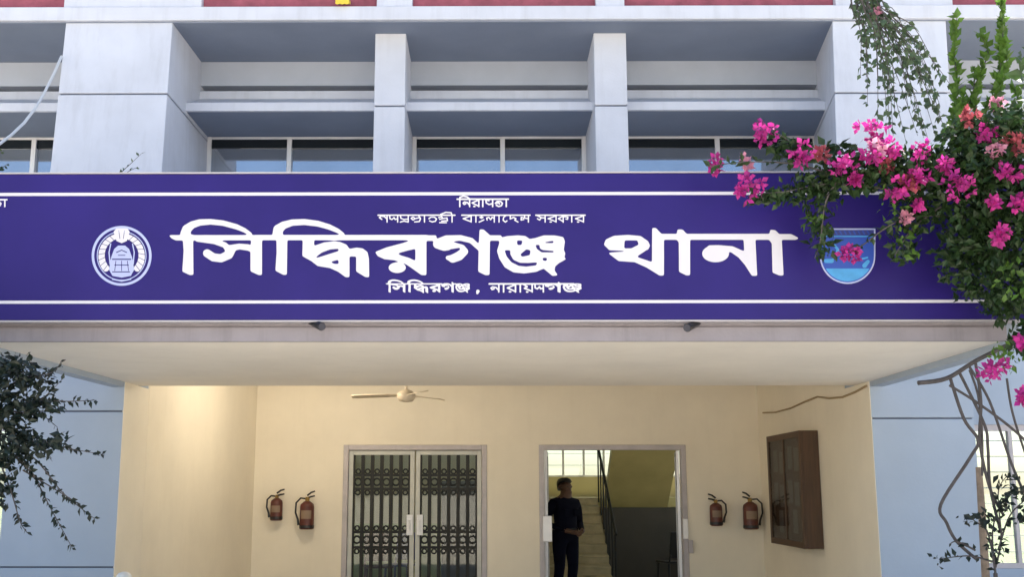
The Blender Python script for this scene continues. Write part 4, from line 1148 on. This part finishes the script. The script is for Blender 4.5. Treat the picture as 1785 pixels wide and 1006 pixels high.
# flowers
for (a, b, r, m_, Y) in ((1332, 228, 25, 'magenta', 7.1), (1246, 288, 14, 'magenta', 7.15), (1300, 283, 11, 'palepink', 7.15), (1305, 324, 27, 'magenta', 7.0), (1396, 270, 23, 'magenta', 7.0), (1432, 268, 12, 'salmon', 7.05),
        (1470, 290, 26, 'magenta', 6.95), (1520, 226, 30, 'magenta', 7.0), (1518, 272, 20, 'magenta', 6.9), (1556, 262, 19, 'magenta', 6.9), (1545, 285, 13, 'salmon', 6.95), (1612, 264, 20, 'magenta', 6.85), (1600, 308, 18, 'magenta', 6.85), (1566, 330, 21, 'magenta', 6.9), (1585, 316, 14, 'salmon', 6.88),
        (1670, 325, 28, 'magenta', 6.75), (1648, 286, 13, 'magenta', 6.8), (1690, 203, 18, 'salmon', 6.9), (1718, 232, 18, 'magenta', 6.85), (1755, 298, 22, 'magenta', 6.7), (1768, 250, 18, 'salmon', 6.75), (1735, 260, 12, 'palepink', 6.75), (1745, 410, 17, 'magenta', 6.6), (1778, 352, 14, 'magenta', 6.65), (1598, 358, 8, 'magenta', 6.95),
        (1482, 441, 18, 'magenta', 7.1), (1733, 645, 27, 'magenta', 6.6), (1782, 692, 11, 'magenta', 6.5), (1782, 598, 13, 'magenta', 6.5), (1740, 182, 10, 'palepink', 6.9), (1528, 258, 14, 'palepink', 6.9), (1490, 312, 8, 'magenta', 7.0), (1578, 380, 8, 'palepink', 7.05), (1735, 350, 9, 'magenta', 6.7), (1525, 22, 9, 'palepink', 8.5)):
    flower_cluster(P(a, b, Y), r / F * Y, M[m_], bou, rnd)
# bare stems below the canopy
Yb = 7.6
for path, r in (([(1655, 655), (1680, 730), (1705, 768), (1690, 800), (1640, 880), (1650, 912), (1668, 945), (1705, 978)], .011), ([(1670, 645), (1715, 738), (1722, 780), (1726, 850), (1745, 930)], .010), ([(1690, 640), (1725, 700), (1760, 800), (1785, 860)], .009), ([(1655, 672), (1700, 700), (1755, 740), (1800, 780)], .009),
                ([(1700, 630), (1710, 700), (1708, 770), (1725, 850), (1750, 900)], .010), ([(1600, 668), (1650, 660), (1700, 630), (1760, 600)], .016), ([(1755, 660), (1765, 720), (1790, 800)], .008), ([(1690, 645), (1705, 690), (1712, 760), (1712, 830)], .008)):
    stems.tube(smooth_path(px_pts(path, Yb)), r, 6)
stems.build('stems', M['bark'], bou)
lv.build('foliage', M['leaf'], bou); lvl.build('young_foliage', M['leaf_light'], bou)

# leaf clumps added out of view at the right to shade the board
side_l = MB(); side_l.open = True
for k in range(34):
    c = Vector((rnd.uniform(3.75, 5.2), rnd.uniform(5.0, 7.2), rnd.uniform(1.0, 4.6)))
    clump(side_l, c, .42, .42, .4, 130, .10, rnd)
side_l.v = [v if v[0] > 3.25 else (3.25 + (3.25 - v[0]), v[1], v[2]) for v in side_l.v]
side_l.build('added_shade_foliage', M['leaf'], bou)

# small shrub and old post below right
c = P(1716, 1006, 7.9)
mb = MB(); mb.tube([(c.x + .01, 7.9, 0), (c.x, 7.9, .6), tuple(P(1712, 900, 7.9)), tuple(P(1706, 815, 7.9))], [.032, .03, .028, .022], 8)
tag(mb.build('post', M['bark_light']), 'weathered wooden post standing before the bright window at lower right', 'post')
sh = empty('shrub', (P(1740, 1000, 7.5).x, 7.5, 0), 'small dark leafed shrub climbing before the bright window at lower right', 'shrub')
s3 = MB(); l3 = MB(); l3.open = True
b0 = Vector((P(1735, 1000, 7.5).x, 7.5, 0))
for path in ([(1735, 1000), (1730, 930), (1745, 880), (1780, 850)], [(1735, 1000), (1722, 930), (1700, 910), (1690, 900)], [(1740, 960), (1760, 900), (1790, 870)], [(1735, 990), (1745, 940), (1740, 860), (1755, 830)], [(1730, 980), (1690, 970), (1640, 975)], [(1700, 960), (1668, 945), (1655, 950)]):
    spray(s3, l3, [b0] * 0 + px_pts(path, 7.5), .008, .055, 34, rnd, .1, .8)
s3.tube([b0, b0 + Vector((0, 0, .3)), P(1735, 1000, 7.5)], .014, 6)
for a, b, n in ((1750, 880, 34), (1722, 905, 20), (1780, 860, 30), (1690, 905, 14), (1760, 830, 14), (1735, 960, 14), (1785, 900, 24), (1640, 975, 10)): clump(l3, P(a, b, 7.45), .07, .07, .06, n, .055, rnd)
s3.build('stems', M['bark'], sh); l3.build('foliage', M['leaf_dark'], sh)

# dark shrub at lower left
ls = empty('shrub', (P(-60, 1000, 7.0).x, 7.0, 0), 'dark leafy shrub with drooping sprays in front of the left ground floor pier', 'shrub')
s4 = MB(); l4 = MB(); l4.open = True
b0 = Vector((P(-70, 1000, 7.0).x, 7.0, 0)); top = P(-30, 700, 7.0)
s4.tube(smooth_path([b0, (b0 + top) / 2 + Vector((.05, 0, 0)), top, P(0, 640, 7.0)]), .022, 7)
for path in ([(-30, 700), (40, 660), (90, 650), (108, 628)], [(-20, 720), (60, 700), (120, 700), (168, 698)], [(-20, 740), (50, 760), (110, 780), (182, 793)], [(-20, 740), (60, 800), (110, 860), (165, 905)], [(-20, 760), (50, 820), (90, 890), (127, 958)], [(-10, 780), (20, 860), (35, 910), (48, 930)],
             [(-30, 700), (30, 690), (70, 720), (100, 745)], [(-30, 680), (20, 640), (60, 632)], [(-20, 760), (60, 770), (90, 800)], [(-30, 700), (40, 720), (80, 690), (110, 660)], [(40, 820), (90, 850), (140, 880)], [(-30, 740), (30, 790), (70, 845)]):
    spray(s4, l4, px_pts(path, 7.0), .006, .050, 66, rnd, .1, .6, .55, .15)
for k in range(48):  # unseen clumps added beyond the left edge to shade the pier
    clump(l4, Vector((rnd.uniform(-5.4, -3.85), rnd.uniform(4.6, 7.6), rnd.uniform(.3, 3.1))), .34, .34, .34, 120, .10, rnd)
for a, b, rx_, rz_, n in ((10, 650, .22, .13, 260), (15, 720, .17, .16, 190), (55, 655, .12, .07, 50), (30, 780, .16, .14, 170), (70, 700, .12, .1, 80), (0, 840, .1, .16, 90), (90, 770, .12, .07, 60), (-80, 720, .3, .5, 500)): clump(l4, P(a, b, 6.95), rx_, .2, rz_, int(n * 1.5), .056, rnd, .6)
s4.build('stems', M['bark'], ls); l4.build('foliage', M['leaf_dark'], ls)

# little sprig rising behind the top edge of the board
sp = empty('sprig', P(200, 310, 7.75), 'little grey green sprig growing up behind the board top before the left pier', 'plant')
s5 = MB(); l5 = MB(); l5.open = True
for path in ([(196, 320), (212, 300), (228, 285), (246, 268)], [(205, 315), (222, 300), (238, 292)], [(198, 320), (206, 305), (212, 296)]):
    spray(s5, l5, px_pts(path, 7.75), .004, .036, 30, rnd, .1, .8, .55, .1)
s5.build('stem', M['bark'], sp); l5.build('leaves', M['leaf_olive'], sp)
s6 = empty('shrub', P(-30, 330, 8.2), 'leafy tip of a shrub at the left edge above the name board', 'shrub')
s7 = MB(); l7 = MB(); l7.open = True
for path in ([(-40, 340), (-20, 300), (4, 262)], [(-40, 340), (-5, 300), (15, 285)]): spray(s7, l7, px_pts(path, 8.2), .006, .05, 45, rnd, .1, .8)
s7.build('stem', M['bark'], s6); l7.build('leaves', M['leaf'], s6)
